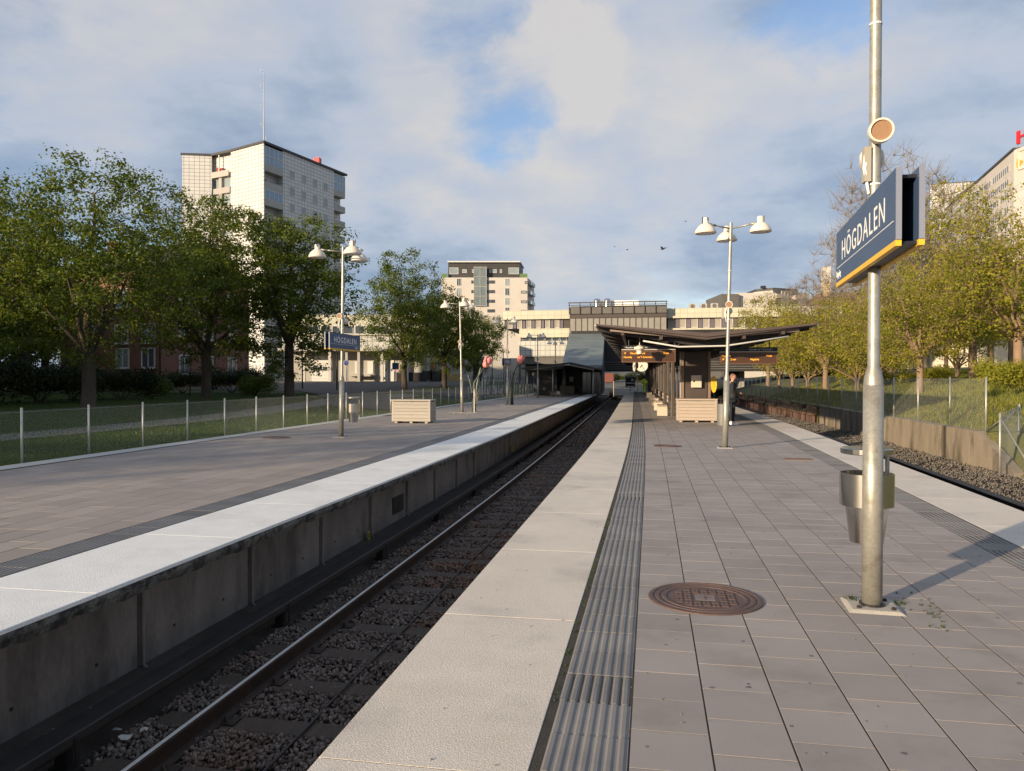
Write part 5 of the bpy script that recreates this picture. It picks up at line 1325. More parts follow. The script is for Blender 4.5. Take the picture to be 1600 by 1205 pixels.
def right_back():
    # beige building and flats behind the overpass
    D=150; t=thing('beige_building','plain beige building with a dark louvred box behind the overpass','building')
    A=G(1150,D); B=G(1212,D); bk=Vector((-math.sin(YAW),math.cos(YAW),0))*12
    poly_block(t,[A,B,B+bk,A+bk],0,Z(458,D),m_plaster)
    f=Fac(A,B); o=MB(); f.box(o,(1178-1150)*D/FPX,(1185-1150)*D/FPX,Z(473,D),Z(469,D),0,.1); o.build('vent',m_louv,t)
    A=G(1127,D-1); B=G(1154,D-1); poly_block(t,[A,B,B+bk,A+bk],0,Z(459.5,D-1),m_louv,'louvred_box')
    D=185; t=thing('balcony_flats','flats with stacked balconies and dark roof right of the beige building','apartment block')
    A=G(1178,D+4); B=G(1207,D); C=G(1264,D+6); bk=bk*1.2
    poly_block(t,[A,B,C,C+bk,A+bk],0,Z(454,D),m_plaster)
    poly_block(t,[G(1181,D+6),G(1207,D+3),G(1246,D+6),G(1246,D+6)+bk,G(1181,D+6)+bk],Z(454,D)+.01,Z(447.5,D),m_roofd,'roof')
    f=Fac(B,C); f0=Fac(A,B)
    for r in range(7):
        z=Z(460,D)-r*2.75
        for a,b in ((.2,2.6),(6.6,8.6)):
            o=MB(); f.box(o,a,b,z-1.0,z,0,1.2); o.build('balcony',mat('balcony_pale',(.45,.40,.36),None),t); o=MB(); f.box(o,a,b,z+.02,z+1.4,0,.06); o.build('balcony_opening',m_glassd,t)
        for u in (3.0,4.1,5.2): window(t,f,u,z-.3,.8,1.3,m_glassd,m_frame,0,.06)
    p=G(1192,D+4); MB().box(-.6,.6,-.5,.5,Z(447.5,D),Z(444,D),Matrix.Translation((p.x,p.y,0))).build('chimney',m_dark,t)
    # gable roofed brown house on the hill
    D=120; t=thing('gabled_house','yellow walled house with brown roof half hidden by spring trees','house')
    A=G(1298,D); B=G(1445,D); bk=Vector((-math.sin(YAW),math.cos(YAW),0))*11
    zt=Z(478,D); mw=mat('yellow_render',(.55,.42,.24),(.62,.48,.28),.5,.9); mr_=mat('brown_tile_roof',(.16,.085,.05),(.24,.13,.075),1.2,.85)
    poly_block(t,[A,B,B+bk,A+bk],0,zt,mw)
    u=(B-A).normalized(); P=A-u*2.2; Q=B+u*.4; n=bk.normalized()
    MB().add([P-n*.8+Vector((0,0,zt-.5)),Q-n*.8+Vector((0,0,zt-.5)),Q+bk*.5+Vector((0,0,Z(451,D))),A+u*.4+bk*.5+Vector((0,0,Z(451,D))),P+bk+Vector((0,0,zt-.5)),Q+bk+Vector((0,0,zt-.5)),P-n*.8+Vector((0,0,zt-.8)),Q-n*.8+Vector((0,0,zt-.8)),P+bk+Vector((0,0,zt-.8)),Q+bk+Vector((0,0,zt-.8))],[(0,1,2,3),(0,3,4),(3,2,5,4),(1,5,2),(0,6,7,1),(4,8,6,0),(6,8,9,7)]).build('roof',mr_,t)
    f=Fac(A,B)
    for k in range(4): window(t,f,1.5+k*3.3,zt-2.4,1.2,1.3,m_glassd,m_frame,1,.08)
    p=A+u*1.0+bk*.4; MB().box(-.5,.5,-.5,.5,Z(460,D),Z(436,D),Matrix.Translation((p.x,p.y,0))).build('chimney',mw,t)
    # tall narrow vent tower seen beside
    p=G(1290,140); o=MB().box(-.7,.7,-.7,.7,0,Z(418,140),Matrix.Translation((p.x,p.y,0))); o=tag(o.build('vent_tower',m_plaster),'slim white shaft rising behind the bare trees left of the sign','tower')
    # second low cream building behind the slope trees
    D=95; t=thing('cream_house','long cream building behind the trees at the top of the slope','building')
    A=G(1330,D); B=G(1640,D-8); bk=Vector((-math.sin(YAW),math.cos(YAW),0))*9
    poly_block(t,[A,B,B+bk,A+bk],0,Z(520,D),mat('cream_render',(.58,.50,.38),(.64,.56,.42),.4,.9))
    poly_block(t,[A-Vector((.5,.5,0)),B-Vector((0,.5,0)),B+bk,A+bk],Z(520,D)+.01,Z(516,D),mr_,'roof')
    f=Fac(A,B)
    for k in range(9): window(t,f,1.2+k*2.6,Z(545,D),1.3,1.4,m_glassd,m_frame,1,.08)
right_back()
def office():
    D1=170; A=G(1582,D1); B=G(1476,231)
    t=thing('office_block','long pale office block with strip windows on the hill at far right','office block')
    zt=Z(236,D1); f=Fac(B,A); n=f.n
    bk=-n*14
    mo=mat('office_render',(.50,.46,.42),(.56,.52,.475),.15,.85)
    poly_block(t,[B,A,A+bk,B+bk],0,zt,mo)
    poly_block(t,[B+n*.3,A+n*.3+f.u*.3,A+bk,B+bk],zt+.01,zt+.5,m_roofd,'roof')
    fh=3.05
    for r in range(9):
        z=zt-3.9-r*fh
        o=MB(); f.box(o,1.5,f.L-2.6,z-.06,z+1.66,-.02,.02); bnd=o.build('window_band',mat('band_pale',(.62,.56,.48),None,rough=.7),t)
        o=MB(); k=0; u=2.0; rd=random.Random(r)
        while u<f.L-3.2:
            w=.85
            if rd.random()<.93: f.box(o,u,u+w,z+.08,z+1.5,.02,.05 )
            u+=1.55
        o.build('strip_panes',m_glassd,bnd)['kind']='stuff'
    # end face with logo panel
    C=G(1700,150); fe=Fac(A,C)
    poly_block(t,[A+f.u*.02,C,C+bk,A+bk],0,zt,mo)
    sq=D1/FPX
    o=MB(); a0,a1=1.6,8.5; z0,z1=Z(270,D1),Z(240,D1)
    for (u0,u1,q0,q1) in ((a0,a1,z0,z0+.25),(a0,a1,z1-.25,z1),(a0,a0+.25,z0,z1),(a1-.25,a1,z0,z1)): fe.box(o,u0,u1,q0,q1,.02,.3)
    o.build('logo_border',mat('logo_border',(.66,.58,.48),None),t)
    zc=Z(258.5,D1)
    mb=MB(); M=fe.M
    for k in range(5):
        a=math.radians(150+15*k-.0); a2=a+math.radians(11)
        c=(2.9,0); r=2.1
        P=[(c[0],zc),(c[0]+r*math.cos(a),zc+r*math.sin(a)),(c[0]+r*math.cos(a2),zc+r*math.sin(a2))]
        mb.add([M@Vector((x,-.12,z)) for x,z in P]+[M@Vector((x,-.02,z)) for x,z in P],[(0,1,2),(0,3,4,1),(1,4,5,2),(2,5,3,0)])
    mb.build('logo_fan',mat('logo_yellow',(.75,.38,.03),None),t)
    P=[(3.2,zc),(4.8,zc+1.5),(6.4,zc),(4.8,zc-1.5)]
    MB().add([M@Vector((x,-.14,z)) for x,z in P]+[M@Vector((x,-.02,z)) for x,z in P],[(0,1,2,3),(0,4,5,1),(1,5,6,2),(2,6,7,3),(3,7,4,0)]).build('logo_diamond',mat('logo_red',(.55,.05,.04),None),t)
    # penthouse step
    p0=G(1487,225); p1=G(1520,205)
    poly_block(t,[p0,p1,p1+bk*.8,p0+bk*.8],zt-.5,zt+2.0,m_louv,'plant_room')
    t2=thing('stair_tower','plain pale tower adjoining the long office block on its left','tower')
    A2=G(1452,240); B2=G(1478,238); poly_block(t2,[A2,B2,B2+bk,A2+bk],0,Z(288,238),m_tower,'wall'); poly_block(t2,[A2,B2,B2+bk,A2+bk],Z(288,238)+.01,Z(286.5,238),m_roofd,'roof')
    # roof sign letter
    s=thing('roof_sign','large red letter H on a steel frame on the office block roof','roof sign',(A.x,A.y,zt+.5))
    lz0=Z(229,D1)-zt-.5; lz1=Z(209.5,D1)-zt-.5; lw=(lz1-lz0)*.34
    Mx=Matrix.Rotation(fe.rz,4,'Z'); o=MB()
    x0=1.0
    o.box(x0,x0+lw,-.3,.1,lz0,lz1,Mx).box(x0+lw+1.4,x0+2*lw+1.4,-.3,.1,lz0,lz1,Mx).box(x0+lw,x0+lw+1.4,-.3,.1,(lz0+lz1)/2-lw*.25,(lz0+lz1)/2+lw*.25,Mx); o.build('letter',mat('sign_red',(.55,.02,.03),None,rough=.5),s)
    o=MB()
    for k in range(5): o.tube([Mx@Vector((x0+.2+k*.8,0,-.5)),Mx@Vector((x0+.2+k*.8,0,lz1*.98))],.05,4)
    o.tube([Mx@Vector((x0,.1,lz0-.1)),Mx@Vector((x0+4,.1,lz0-.1))],.05,4).tube([Mx@Vector((x0-.4,.1,-.4)),Mx@Vector((x0,.1,lz0))],.05,4); o.build('frame',m_galv2,s)
office()
# ------------------------------------------------------------------ right platform shelter
def shelter():
    t=thing('platform_shelter','long butterfly roofed platform shelter on the right platform','shelter')
    y0=25.0; y1=90.0; n=13
    def xs(y): b=bend(y)-bend(25); return (-1.80+b,1.70+b*.8,5.08+b*.35)
    seg=ys(y0,y1,5)
    for i in range(len(seg)-1):
        a,b=seg[i],seg[i+1]; b2=b-.004
        A,B=xs(a),xs(b)
        for (p,q,zp,zq) in ((0,1,3.36,3.03),(1,2,3.03,3.30)):
            g=.004 if p==1 else 0
            V=[(A[p]+g,a,zp),(A[q],a,zq),(B[q],b2,zq),(B[p]+g,b2,zp),(A[p]+g,a,zp-.05),(A[q],a,zq-.20),(B[q],b2,zq-.20),(B[p]+g,b2,zp-.05)]
            if p==1: V=[(A[p]+g,a,zp),(A[q],a,zq),(B[q],b2,zq),(B[p]+g,b2,zp),(A[p]+g,a,zp-.20),(A[q],a,zq-.05),(B[q],b2,zq-.05),(B[p]+g,b2,zp-.20)]
            MB().add(V,[(0,1,2,3),(4,7,6,5),(0,4,5,1),(1,5,6,2),(2,6,7,3),(3,7,4,0)]).build('roof_panel',m_roofm,t)
    # front fascias (tapered)
    A=xs(y0)
    def fas(x0,z0,x1,z1,t0,t1,dy0,dy1,m=m_roofm):
        MB().add([(x0,y0-dy1,z0),(x1,y0-dy1,z1),(x1,y0-dy1,z1-t1),(x0,y0-dy1,z0-t0),(x0,y0-dy0,z0),(x1,y0-dy0,z1),(x1,y0-dy0,z1-t1),(x0,y0-dy0,z0-t0)],[(0,3,2,1),(4,5,6,7),(0,1,5,4),(1,2,6,5),(2,3,7,6),(3,0,4,7)]).build('fascia',m,t)
    fas(A[0],3.37,A[1],3.04,.05,.13,.005,.06); fas(A[1]+.003,3.04,A[2],3.31,.13,.05,.005,.06)
    for (x0,z0,x1,z1) in ((A[0]+.45,3.20,A[1]-.1,2.93),(A[1]+.1,2.93,A[2]-.5,3.16)):
        MB().add([(x0,y0+.25,z0),(x1,y0+.25,z1),(x1,y0+.25,z1-.09),(x0,y0+.25,z0-.06),(x0,y0+.32,z0),(x1,y0+.32,z1),(x1,y0+.32,z1-.09),(x0,y0+.32,z0-.06)],[(0,3,2,1),(4,5,6,7),(0,1,5,4),(2,3,7,6),(3,0,4,7),(1,2,6,5)]).build('edge_beam',mat('pale_brown_beam',(.24,.18,.15),(.28,.21,.18),3,.5),t)
    # side gutters
    for s,z in ((0,3.36),(2,3.30)):
        mb=MB()
        mb.tube([(xs(y)[s],y,z-.03) for y in seg],.045,6); mb.build('gutter',mat('pale_tube',(.55,.53,.48),None,rough=.4),t)
    # rafters (deep, dark) and purlins
    for y in ys(y0+.8,y1-1,3.2):
        X=xs(y)
        MB().add([(X[0]+.1,y-.04,3.29),(X[1],y-.04,2.83),(X[1],y-.04,2.62),(X[0]+.1,y-.04,3.18),(X[0]+.1,y+.04,3.29),(X[1],y+.04,2.83),(X[1],y+.04,2.62),(X[0]+.1,y+.04,3.18)],[(0,3,2,1),(4,5,6,7),(3,7,6,2)]).build('rafter',m_dark,t)
        MB().add([(X[1],y-.04,2.83),(X[2]-.1,y-.04,3.23),(X[2]-.1,y-.04,3.14),(X[1],y-.04,2.62),(X[1],y+.04,2.83),(X[2]-.1,y+.04,3.23),(X[2]-.1,y+.04,3.14),(X[1],y+.04,2.62)],[(0,3,2,1),(4,5,6,7),(3,7,6,2)]).build('rafter',m_dark,t)
    for k,(fx,z) in enumerate(((.25,3.10),(.6,2.95),(1.35,2.95),(1.7,3.08))):
        def px_(y,fx=fx): X=xs(y); return X[0]+(X[1]-X[0])*fx if fx<1 else X[1]+(X[2]-X[1])*(fx-1)
        mb=MB(); 
        for i in range(len(seg)-1): a,b=seg[i]+.05,seg[i+1]; mb.add([(px_(a)-.05,a,z),(px_(a)+.05,a,z),(px_(b)+.05,b,z),(px_(b)-.05,b,z),(px_(a)-.05,a,z-.1),(px_(a)+.05,a,z-.1),(px_(b)+.05,b,z-.1),(px_(b)-.05,b,z-.1)],[(4,7,6,5),(0,4,5,1),(1,5,6,2),(3,7,4,0)])
        mb.build('purlin',m_brown,t)
    # bright tie tube
    MB().tube([(-.27,24.9,2.80),(.85,24.9,2.60),(2.3,24.9,2.62),(4.2,24.9,2.90)],.028,8).build('tie_tube',mat('pale_tube',(.55,.53,.48),None,rough=.4),t,True)
    # columns
    for k,y in enumerate(ys(32.5,88,4.2)):
        b=bend(y)-bend(25)
        for x in (1.02,2.35):
            c=MB().box(-.06,.06,-.06,.06,0,2.62).build('column',m_brown,t,loc=(x+b,y,0)); MB().box(-.07,-.061,-.03,.03,0,2.6).build('cable_strip',m_galv2,c)
    # ceiling lights (unlit)
    for (x,y) in ((.45,27.2),(-.1,31)): MB().cbox(-.12,.12,-.09,.09,0,.09,.02).build('ceiling_lamp',m_cream,t,loc=(x,y,2.80))
    # kiosk on the platform under the front of the roof
    k=thing('shelter_kiosk','dark panelled service box under the front of the shelter roof','kiosk',(1.12,29.6,0))
    MB().box(.10,.98,.03,2.4,0,2.60).build('body',m_brown,k)
    MB().box(.14,.94,0,.03,.06,1.40).build('panel',m_brown,k); MB().box(.14,.94,0,.03,1.41,2.55).build('panel',m_brown,k)
    for x in (0,.98): MB().box(x,x+.09,-.03,.10,0,2.6).build('corner_post',mat('brown_post',(.20,.13,.09),(.26,.17,.12),3,.5),k)
    MB().box(-.06,-.01,.2,.26,0,2.6).build('cable_strip',m_galv2,k)
    c=thing('wall_cabinet','pale metal cabinet fixed to the front of the dark kiosk','cabinet',(1.47,29.57,1.25)); MB().cbox(0,.38,-.14,0,0,.46,.012).build('body',mat('cabinet_cream',(.60,.52,.40),None,rough=.5),c); MB().lathe([(.03,0),(.03,.015),(0,.015)],10,Matrix.Translation((.1,-.14,.23))@Matrix.Rotation(math.pi/2,4,'X')).build('lock',m_dark,c); MB().box(.355,.362,-.143,-.14,.02,.44).build('door_edge',m_dark,c)
    c=thing('yellow_sign','yellow rounded sign plate on the right side of the kiosk','sign',(2.30,29.5,1.05))
    mb=MB(); 
    n_=14
    P=[( .11*math.cos(6.283*i/n_), .32*math.sin(6.283*i/n_)*1.0) for i in range(n_)]
    mb.add([(x,-.03,z+.32) for x,z in P]+[(x,.02,z+.32) for x,z in P],[tuple(range(n_))[::-1],tuple(n_+i for i in range(n_))]+[(i,(i+1)%n_,n_+(i+1)%n_,n_+i) for i in range(n_)]); mb.build('plate',m_yel,c); MB().box(-.015,.015,-.033,-.03,.2,.44).build('mark',mat('yellow_dark',(.5,.28,.02),None),c)
    # camera ball, hanging lamp
    c=thing('security_camera','small round white camera on the shelter cross tube','camera',(.82,25.95,2.70)); MB().lathe([(.09,0),(.09,.1),(.06,.12)],14,Matrix.Translation((0,-.02,.05))@Matrix.Rotation(math.pi/2,4,'X')).build('housing',m_cream,c); MB().sphere((0,-.1,.05),.05,10,6).build('lens',m_dark,c,True); MB().box(-.015,.015,0,.05,-.08,.3).build('bracket',m_dark,c)
    c=thing('hanging_lamp','cream bell lamp hanging above the left departure board','lamp',(-.40,26.2,2.62)); h=MB().lathe([(0,.10),(.05,.10),(.10,.06),(.19,.04),(.19,-.02),(.10,-.10),(.09,-.2),(0,-.2)],18).build('shade',m_cream,c); shade_auto(h,40); MB().tube([(0,0,.1),(0,0,.5)],.012,6).build('rod',m_galv,c)
shelter()
# departure boards
m_led=mat('led_orange',(.9,.35,.03),None,emit=(1,.42,.05,.9))
m_board=mat('board_brown',(.10,.05,.03),(.14,.07,.04),3,.4)
def board(label,x0,x1,y,z0,z1,lines,head,hx):
    t=thing('departure_board',label,'departure board',(x0,y,z0),0,'orange departure boards under the shelter')
    w=x1-x0;h=z1-z0
    MB().cbox(0,w,0,.22,0,h,.01).build('housing',m_board,t)
    s=MB().box(.05,w-.05,-.006,-.001,.04,h-.06).build('screen',mat('screen_dark',(.07,.035,.02),None,rough=.3),t)
    for (tx,ax,row) in lines:
        me=text_mesh(tx,.095,m_led,.85,.001); M=Matrix.Translation((ax,-.008,.29-row*.135 if h>.4 else .25-row*.12))@Matrix.Rotation(math.pi/2,4,'X'); me.transform(M); link('lettering',me,s)
    MB().box(0,w,-.05,.25,h+.002,h+.03).build('top_rail',m_plaster,t)
    hd=MB().box(.0,w,.05,.12,h+.035,h+.17).build('direction_plate',m_navyd,t)
    me=text_mesh(head,.085,m_wht,.9,.001); me.transform(Matrix.Translation((hx,.047,h+.07))@Matrix.Rotation(math.pi/2,4,'X')); link('lettering',me,hd)
    for q in (.25,w-.25): MB().tube([(q,.1,h+.17),(q,.1,h+.65)],.015,6).build('hanger',m_dark,t)
    return t
board('orange lit departure board above the clock, left of the kiosk',-1.04,.82,27.0,2.15,2.58,[('19',.08,0),('Hässelby strand',.30,0),('2 min',1.45,0),('Hässelby',.08,1),('via T-Centralen',.55,1)],'Hässelby via T-Centralen',.12)
board('orange lit departure board right of the kiosk above the man',2.31,4.2,27.0,2.08,2.48,[('Hagsätra',.06,0),('4 min',1.52,0),('19',.06,1),('2 min',.35,1),('Hagsätra',1.0,1)],'Hässelby via T-Centralen',.95)
# clock
t=thing('platform_clock','round double faced station clock below the left departure board','clock',(-.36,29.0,2.07))
for ang,nm in ((0,'f'),(math.radians(-72),'s')):
    M=Matrix.Rotation(ang,4,'Z')@Matrix.Translation((0,-.14,0))@Matrix.Rotation(math.pi/2,4,'X')
    if nm=='s': M=Matrix.Translation((-.10,.06,0))@M
    c=MB().lathe([(0,-.04),(.235,-.04),(.245,-.02),(.245,.05),(.225,.055),(.22,.04)],28,M).build('clock_case',m_dark,t); 
    fce=MB().lathe([(.221,.042),(0,.042)],28,M).build('clock_face',mat('clock_white',(.80,.74,.62),None,rough=.5),c)
    tk=MB()
    for k in range(12): tk.box(-.006,.006,.17,.205,.0425,.0445,M@Matrix.Rotation(k*math.pi/6,4,'Z'))
    tk.build('hour_marks',m_dark,c)
    hd=MB().box(-.009,.009,-.04,.185,.045,.05,M@Matrix.Rotation(math.radians(-150),4,'Z')).box(-.013,.013,-.03,.115,.051,.055,M@Matrix.Rotation(math.radians(-222),4,'Z')); hd.build('hands',m_dark,c)
MB().tube([(0,0,.24),(0,0,.9)],.02,6).build('hanger',m_dark,t)
# benches and bins along the shelter
def bench(label,x,y):
    t=thing('bench',label,'bench',(x,y,0),0,'benches in the shelter')
    for q in (0,1.4): MB().cbox(-.22,.2,q,q+.22,0,.40,.015).build('end_block',mat('bench_concrete',(.50,.43,.34),(.56,.48,.38),5,.85),t)
    for k in range(3): MB().cbox(-.22+k*.145,-.09+k*.145,-.05,1.67,.401,.44,.008).build('seat_slat',m_slat,t)
    for k in range(2): MB().cbox(.2,.235,-.05,1.67,.58+k*.16,.70+k*.16,.008).build('back_slat',m_slat,t)
    for q in (.1,1.5): MB().box(.20,.199+.045,q,q+.04,.3,.9).build('support',m_dark,t)
for k,(y,lb) in enumerate(((33.0,'nearest pale bench beside the kiosk under the shelter'),(38.6,'second bench along the shelter columns'),(45,'third bench along the shelter columns'),(53,'fourth bench along the shelter columns'),(63,'farthest bench along the shelter columns'))): bench(lb,.62+bend(y)-bend(25),y)
def drum_bin(label,x,y):
    t=thing('drum_bin',label,'litter bin',(x,y,0),0,'standing steel bins by the kiosk')
    shade_auto(MB().lathe([(.17,.0),(.2,.02),(.2,.72),(.19,.74),(.16,.74),(.16,.6)],22).build('body',mat('drum_grey',(.15,.15,.14),(.19,.185,.175),4,.6,metal=.2),t)); MB().lathe([(.2,.9),(.21,.92),(.0,.98)],22).build('lid',m_inox,t)
    for a in (0,2.1,4.2): MB().box(-.01,.01,-.01,.01,.70,.92,Matrix.Translation((.18*math.cos(a),.18*math.sin(a),0))).build('strut',m_dark,t)
drum_bin('steel drum bin between slatted box and lamp post',2.62,29.2)
drum_bin('steel drum bin partly behind the lamp post near the man',2.36,26.3)
# end of platform board and signals
p=G(985,97); t=thing('striped_board','black and white striped board at the far end of the right platform','signal board',(p.x,p.y,-1.0))
MB().box(-.62,.62,0,.08,1.4,2.9).build('panel',m_dark,t)
for z in (1.45,1.9,2.72): MB().box(-.55,.55,-.012,0,z,z+.13).build('stripe',m_wht,t)
MB().box(.1,.4,-.012,0,2.25,2.5).build('stripe',m_wht,t); MB().box(-.05,.05,0,.05,0,1.4).build('post',m_galv2,t)
p=G(996,92); t=thing('platform_lamp','thin post with flat pale lamp at the far platform end','lamp',(p.x,p.y,0)); MB().tube([(0,0,0),(0,0,2.0)],.04,6).build('post',m_galv2,t); MB().lathe([(0,.1),(.3,.06),(.3,0),(0,-.05)],14,o=(0,0,2.0)).build('lamp_head',m_wht,t,True)
p=G(955,105); t=thing('buffer_signal','black signal box standing between the tracks under the overpass','signal',(p.x,p.y,-1.3)); MB().box(-.25,.25,-.2,.2,0,1.2).build('body',m_blackr,t); MB().lathe([(.12,0),(.12,.05),(0,.05)],10,Matrix.Translation((0,-.2,.9))@Matrix.Rotation(math.pi/2,4,'X')).build('lamp_ring',m_dark,t)
p=G(959,108); t=thing('white_post','white painted post beside the signal under the overpass','post',(p.x,p.y,-1.3)); MB().tube([(0,0,0),(0,0,2.5)],.07,8).build('post',m_plaster2,t,True); MB().lathe([(.11,0),(.13,.03),(0,.12)],10,o=(0,0,2.5)).build('cap',m_plaster2,t)
# background beyond the overpass
grid('far_slope',lambda u,y:u,[-30,-22,-14,-8,-3,2,8,14,20],ys(125,190,6),lambda x,y:-1.3+(y-125)*.075+abs(x+4)*.03,mat('far_ground',(.09,.09,.08),(.16,.15,.13),.6,.9,bump=.05,bscale=5))
for i,(px,D,s,v,lb) in enumerate([(952,150,1.0,shr,'dark shrub seen under the overpass left'),(972,158,1.0,shr2,'green shrub seen under the overpass centre'),(993,150,1.1,shr,'dark shrub seen under the overpass right'),(1010,146,1.2,shr,'dark shrub beyond the far end of the shelter'),(962,165,1.3,shr3,'pale shrub far beyond the overpass')]):
    p=G(px,D); t=thing('shrub',lb,'shrub',(p.x,p.y,.6),i,'shrubs beyond the overpass'); a=link('stems',v[0],t); b=link('foliage',v[1],t); a.scale=b.scale=(s,s,s)
p=G(948,135); tag(MB().cbox(-1.2,1.2,0,1.5,0,1.6,.1).box(-1.0,1.0,-.02,0,.9,1.4).build('red_hut',mat('red_hut',(.20,.06,.05),(.16,.06,.05),2,.7),loc=(p.x,p.y,.9)),'small red hut glimpsed under the overpass','hut')
# ------------------------------------------------------------------ tulip sculptures
def tulip(label,x,y,h,lean,rz):
    t=thing('tulip_sculpture',label,'sculpture',(x,y,0),rz,'pink tulip sculptures on the left platform')
    m_st=mat('tulip_stem',(.045,.055,.045),(.08,.09,.07),4,.6); m_pt=mat('tulip_petal',(.72,.20,.19),(.80,.30,.27),3,.45); m_lf=mat('tulip_leaf',(.13,.15,.13),(.19,.21,.18),4,.5)
    top=Vector((lean,0,h-.5))
    MB().tube([(0,0,0),(0,0,.9),(.02,0,1.4),(lean*.35,0,h-1.0),top],[.10,.085,.06,.04,.035],10).build('stem',m_st,t,True)
    d=Vector((lean*.65,0,.5)).normalized(); q=d.to_track_quat('Z','Y').to_matrix().to_4x4(); M=Matrix.Translation(top)@q
    for k in range(6):
        a=k*math.pi/3; R=.20 if k%2 else .185; mb=MB(); rows=7; cols=5
        for i in range(rows):
            v=i/(rows-1); w=math.radians(40)*math.sin(math.pi*min(1,.12+.80*v))**.7; r=R*(.15+.95*math.sin(math.pi*min(.60,.62*v+.02)))*(1 if v<.8 else 1+.1*(v-.8)); z=.62*v
            for j in range(cols):
                b=a+w*(j/(cols-1)-.5)*2*(1-.75*max(0,v-.75)/.25); mb.v.append(tuple(M@Vector((r*math.cos(b),r*math.sin(b),z-.04*abs(j-2)*v))))
        for i in range(rows-1):
            for j in range(cols-1): p=i*cols+j; mb.f.append((p,p+1,p+cols+1,p+cols))
        o=mb.build('petal',m_pt,t,True); s=o.modifiers.new('thick','SOLIDIFY'); s.thickness=.018
    MB().lathe([(0,0),(.09,.02),(.15,.10),(.17,.3),(.12,.5),(0,.56)],14,M).build('flower_core',m_pt,t,True)
    for (a,hh,o_) in ((.3,1.55,.18),(2.9,1.2,.16)):
        mb=MB(); rows=7
        for i in range(rows):
            v=i/(rows-1); c=Vector((math.cos(a)*(.08+o_*v*v*1.5),math.sin(a)*(.08+o_*v*v*1.5),.55+hh*v)); wd=.11*math.sin(math.pi*(.12+.86*v)); s=Vector((-math.sin(a),math.cos(a),0))
            mb.v+=[tuple(c-s*wd),tuple(c-Vector((math.cos(a),math.sin(a),0))*.03),tuple(c+s*wd)]
        for i in range(rows-1): 
            for j in range(2): p=3*i+j; mb.f.append((p,p+1,p+4,p+3))
        o=mb.build('leaf',m_lf,t,True); s=o.modifiers.new('thick','SOLIDIFY'); s.thickness=.02
    return t
tulip('nearer pink tulip sculpture leaning right behind a lamp post',-8.35,35.5,2.62,.48,math.radians(10))
tulip('farther pink tulip sculpture beside the small station sign',-8.25,45.0,2.95,.38,math.radians(10))
# ring of cobbles round posts
for (x,y,r,n,lb) in ((-8.62,34.25,.75,60,'a'),(-8.35,44.9,1.0,70,'b')):
    mb=MB()
    for k in range(n):
        a=random.uniform(0,6.28); d=r*random.uniform(.35,1); s=random.uniform(.025,.04); mb.cbox(x+d*math.cos(a)-s,x+d*math.cos(a)+s,y+d*math.sin(a)-s,y+d*math.sin(a)+s,-.01,.012,.008)
    mb.build('cobbles',mat('pale_cobble',(.34,.32,.28),None),kind='stuff')
# ------------------------------------------------------------------ people
def skin_mesh(name,joints,edges,m,parent,sub=2,root=0):
    me=bpy.data.meshes.new(name); me.from_pydata([j[0] for j in joints],edges,[]); o=bpy.data.objects.new(name,me); COL.objects.link(o)
    sk=o.modifiers.new('skin','SKIN'); sk.use_smooth_shade=True
    for i,j in enumerate(joints):
        r=j[1]; me.skin_vertices[0].data[i].radius=(r,r) if not isinstance(r,tuple) else r
        me.skin_vertices[0].data[i].use_root=(i==root)
    sb=o.modifiers.new('sub','SUBSURF'); sb.levels=sub; sb.render_levels=sub
    bpy.context.view_layer.update(); dg=bpy.context.evaluated_depsgraph_get(); m2=bpy.data.meshes.new_from_object(o.evaluated_get(dg)); bpy.data.objects.remove(o); bpy.data.meshes.remove(me)
    m2.name=name; m2.materials.clear(); m2.materials.append(m); m2.polygons.foreach_set('use_smooth',[True]*len(m2.polygons))
    return link(name,m2,parent)
m_skin=mat('skin',(.50,.27,.19),(.56,.32,.23),8,.55)
